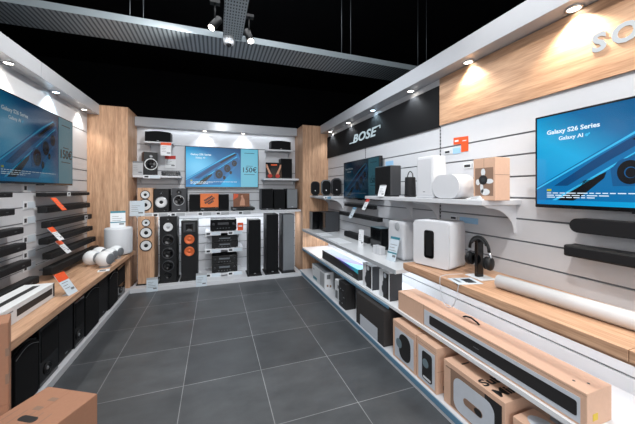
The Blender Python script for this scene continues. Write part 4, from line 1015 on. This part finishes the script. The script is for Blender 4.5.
def speaker_carton(label, y, w, h, lens):
    t = thing('carton', label, 'carton', (1.445, y, PB), RR, 'brown speaker cartons on the right plinth')
    MB().box(-w/2, 0, 0, w/2, 0.36, h, 0, 0.003).build('box', 'kraft', t)
    MB().box(-w*0.40, -0.0012, 0.02, w*0.42, 0, h*0.83).build('front_label', 'print_grey', t)
    m = MB()
    if lens == 0:
        m.prism(rrect(-w*0.20, h*0.12, w*0.30, h*0.78, w*0.22, 7), -0.0024, -0.0012, 0); m.disc(-w*0.20, -0.0024, h*0.47, w*0.13, 1, 20, 1, 0.001)
        m.prism(rrect(-w*0.10, h*0.20, w*0.24, h*0.72, w*0.12, 7), -0.0030, -0.0024, 2)
    else:
        m.prism(rrect(-w*0.20, h*0.12, w*0.30, h*0.76, w*0.10, 6), -0.0024, -0.0012, 0); m.disc(-w*0.02, -0.0024, h*0.50, w*0.15, 1, 20, 1, 0.001)
        m.prism(rrect(-w*0.14, h*0.15, w*0.24, h*0.20, w*0.03, 4), -0.003, -0.0024, 3)
    m.build('speaker_print', ['carton_black', 'slate_print', 'carton_black', 'card'], t)
    m = MB(); m.box(w/2, 0.06, 0.02, w/2+0.0012, 0.075, 0.05).box(w/2, 0.09, 0.02, w/2+0.0012, 0.105, 0.05); m.build('end_marks', 'carton_black', t)
    MB().box(-w/2-0.0006, -0.0006, h*0.9, w/2+0.0006, 0.0, h*0.905).box(w/2, 0, h*0.48, w/2+0.0008, 0.36, h*0.485).build('edge_crease', 'kraft_print', t)
    MB().cyl((w*0.25, 0.10, h-0.0005), 0.012, 0.0012).build('round_sticker', 'yellow', t)
speaker_carton('brown carton with round black speaker print, beside the big black carton', 1.972, 0.298, 0.315, 0)
speaker_carton('brown carton with arched black speaker print and white smile line', 1.707, 0.208, 0.320, 1)
t = thing('carton', 'brown carton with black lettering and white ring print', 'carton', (1.455, 1.328, PB), RR)
w, h = 0.437, 0.286
MB().box(-w/2, 0, 0, w/2, 0.36, h, 0, 0.003).build('box', 'kraft', t)
m = MB()
m.box(-w*0.36, -0.0012, 0.015, w*0.46, 0, h*0.90, 0)
m.box(w*0.22, -0.0018, 0.015, w*0.46, -0.0012, h*0.90, 1)
m.prism(rrect(-w*0.30, 0.02, w*0.36, h*0.80, 0.055, 7), -0.0026, -0.0018, 2)
m.prism(rrect(-w*0.12, 0.095, w*0.19, 0.140, 0.0222, 7), -0.0034, -0.0026, 0)
m.prism(rrect(w*0.06, 0.098, w*0.18, 0.137, 0.0190, 7), -0.0040, -0.0034, 1)
m.build('front_print', ['kraft_print', 'carton_black', 'print_grey'], t)
m = MB()
mt2 = Matrix(((1, 0, 0, 0), (0, 1, 0, 0), (0, 0, 1, h+0.0012), (0, 0, 0, 1)))
m.text('Sub', 0.080, T(0.086, 0.012, h+0.0016) @ RZ(PI/2) @ Matrix.Diagonal((1.28, 1, 1, 1)) @ RX(-PI/2), 0, offset=0.0022, extrude=0.0004)
m.text('Mini', 0.080, T(0.176, 0.016, h+0.0016) @ RZ(PI/2) @ Matrix.Diagonal((1.28, 1, 1, 1)) @ RX(-PI/2), 0, offset=0.0022, extrude=0.0004)
m.build('top_lettering', 'carton_black', t)
MB().box(-0.13, 0.06, h-0.0004, -0.12, 0.12, h+0.001).build('printed_bar', 'carton_black', t)
MB().box(-w/2+0.02, -0.0012, h*0.86, -w/2+0.07, 0, h*0.885).build('printed_text', 'kraft_print', t)
t = thing('carton', 'smallest brown carton at the near end of the right plinth', 'carton', (1.475, 0.965, PB), RR)
MB().box(-0.118, 0, 0, 0.118, 0.16, 0.235, 0, 0.003).build('box', 'kraft', t)
m = MB(); m.prism(rrect(-0.085, 0.02, 0.085, 0.16, 0.01), -0.0012, 0, 0); m.disc(0, -0.0012, 0.09, 0.05, 1, 20, 1.0, 0.001); m.build('front_print', ['kraft_print', 'print_grey'], t)
m = MB(); m.prism([(0.09*math.cos(2*PI*k/20), 0.08+0.055*math.sin(2*PI*k/20)) for k in range(20)], -0.0008, 0, 0, Matrix(((1, 0, 0, 0), (0, 0, 1, 0), (0, 1, 0, 0.2358), (0, 0, 0, 1)))); m.build('top_print', 'print_grey', t)

# ------------------------------------------------------------------ overhead trays, spotlights, wires
t = thing('cable_tray', 'long grey ribbed cable tray crossing below the black ceiling', 'cable tray', (0, 3.40, 3.2), 0)
MB().box(-4.6, 0, 0, 4.6, 0.44, 0.004).build('bottom', 'tray', t)
MB().box(-4.6, -0.003, 0, 4.6, 0.001, 0.07).build('side', 'tray_holes', t); MB().box(-4.6, 0.439, 0, 4.6, 0.443, 0.07).build('side', 'steel', t)
t = thing('cable_tray', 'short perforated cable tray running towards the camera overhead', 'cable tray', (0.185, 3.39, 3.2), 0)
MB().box(-0.10, -6.5, 0, 0.10, 0, 0.004).build('bottom', 'tray_holes', t)
for s in (-1, 1): MB().box(s*0.101-0.001, -6.5, 0, s*0.101+0.001, 0, 0.06).build('side', 'steel', t)
t = thing('dome_camera', 'white dome camera under the crossing of the cable trays', 'camera', (0.145, 3.36, 3.2), PI)
MB().lathe([(0, 0), (0.058, 0), (0.060, -0.055), (0.050, -0.075), (0, -0.078)], 28).build('housing', 'card', t)
MB().lathe([(0.030, -0.076), (0.026, -0.090), (0.014, -0.102), (0, -0.105)], 24).build('dome', 'black_gloss', t)
def track_spot(label, loc, target):
    t = thing('spotlight', label, 'spotlight', loc, 0, 'black spotlights beside the overhead tray')
    q = (Vector(target) - Vector(loc)).to_track_quat('-Z', 'Y').to_matrix().to_4x4()
    MB().cyl((0, 0, -0.07), 0.040, 0.16, 0, bev=0.006).build('housing', 'black', t).data.transform(q)
    MB().cyl((0, 0, -0.074), 0.032, 0.006, 0).build('lens', 'lamp', t).data.transform(q)
    MB().tube([(0, 0, 0.05), (0.0, 0, 0.13), (0, 0, 0.22)], 0.01).build('arm', 'black', t)
    MB().box(-0.05, -0.03, 0.21, 0.05, 0.03, 0.24).build('track_adapter', 'black', t)
    return t
track_spot('black spotlight left of the overhead tray aiming left', (0.00, 3.22, 3.25), (-1.0, 2.6, 1.6))
track_spot('black spotlight right of the overhead tray aiming right', (0.36, 3.30, 3.22), (0.75, 2.5, 1.6))
g = 'thin suspension wires holding the cable trays'
for x, y, l in ((-0.82, 3.42, 'thin dark suspension wire left of the overhead spotlights, left one'), (-0.70, 3.42, 'thin dark suspension wire left of the overhead spotlights, right one'),
                (1.55, 3.42, 'thin dark suspension wire in the middle of the long tray, left one'), (1.68, 3.42, 'thin dark suspension wire in the middle of the long tray, right one'),
                (2.75, 3.42, 'thin dark suspension wire near the right canopy, left one'), (2.9, 3.42, 'thin dark suspension wire near the right canopy, right one')):
    tag(MB().tube([(0, 0, 0), (0, 0, 1.03)], 0.004, 0, 6).build('suspension_wire', 'steel', None, (x, y, 3.27)), l, 'wire', g)

# ------------------------------------------------------------------ light
K = (1.0, 0.97, 0.93)
spot('ceiling_spot', (0.52, 0.45, 3.25), (1.95, 1.0, 1.0), 66, 120, 0.7, 0.05, K)
spot('ceiling_spot', (0.45, 2.60, 3.15), (1.9, 3.1, 1.0), 46, 115, 0.7, 0.05, CW)
spot('ceiling_spot', (-0.09, 3.30, 3.14), (-1.6, 3.4, 1.6), 70, 135, 0.5, 0.05, K)
spot('ceiling_spot', (0.15, 2.9, 3.15), (0.1, 5.4, 1.0), 45, 85, 0.7, 0.06, CW)
area('overhead_fill', (0.1, -0.6, 3.9), None, 2.6, 2.6, 45, (0.95, 0.97, 1.0))  # added broad fill standing in for unseen store ceiling lights
area('overhead_fill', (0.1, 2.4, 4.1), None, 1.6, 2.6, 34, (0.95, 0.97, 1.0))  # second added overhead fill, not a modelled fitting
area('rear_fill', (0.0, -3.0, 2.2), (0.2, 2.0, 1.2), 4.0, 2.2, 66, (0.97, 0.98, 1.0))  # added frontal fill behind the camera, emulates the rest of the store
# LED strips under the shelves
area('led_strip', (0.14, 5.47, 2.54), None, 2.5, 0.03, 1.3, CW)
area('led_strip', (0.15, 5.30, 1.10), None, 2.5, 0.03, 8, CW)
area('led_strip', (1.80, 3.6, 0.762), None, 0.03, 2.7, 5.5, CW)
area('led_strip', (1.80, 0.9, 0.80), None, 0.03, 2.3, 3.2, CW)
w = bpy.data.worlds.new('world'); SC.world = w; w.use_nodes = True
w.node_tree.nodes['Background'].inputs[0].default_value = (0.05, 0.055, 0.06, 1); w.node_tree.nodes['Background'].inputs[1].default_value = 0.2

# ------------------------------------------------------------------ camera
cam = bpy.data.cameras.new('camera'); co = bpy.data.objects.new('camera', cam); COL.objects.link(co)
cam.sensor_width = 36.0; cam.sensor_fit = 'HORIZONTAL'; cam.lens = 288.0/635.0*36.0
cam.shift_y = (190.0 - 212.0)/635.0
cam.clip_start = 0.05
co.location = (0, 0, 1.5); co.rotation_euler = (PI/2, 0, -math.atan(102.5/288.0))
SC.camera = co
SC.view_settings.view_transform = 'Standard'; SC.view_settings.look = 'None'; SC.view_settings.gamma = 1.0; SC.view_settings.use_curve_mapping = False
SC.view_settings.exposure = 0.0
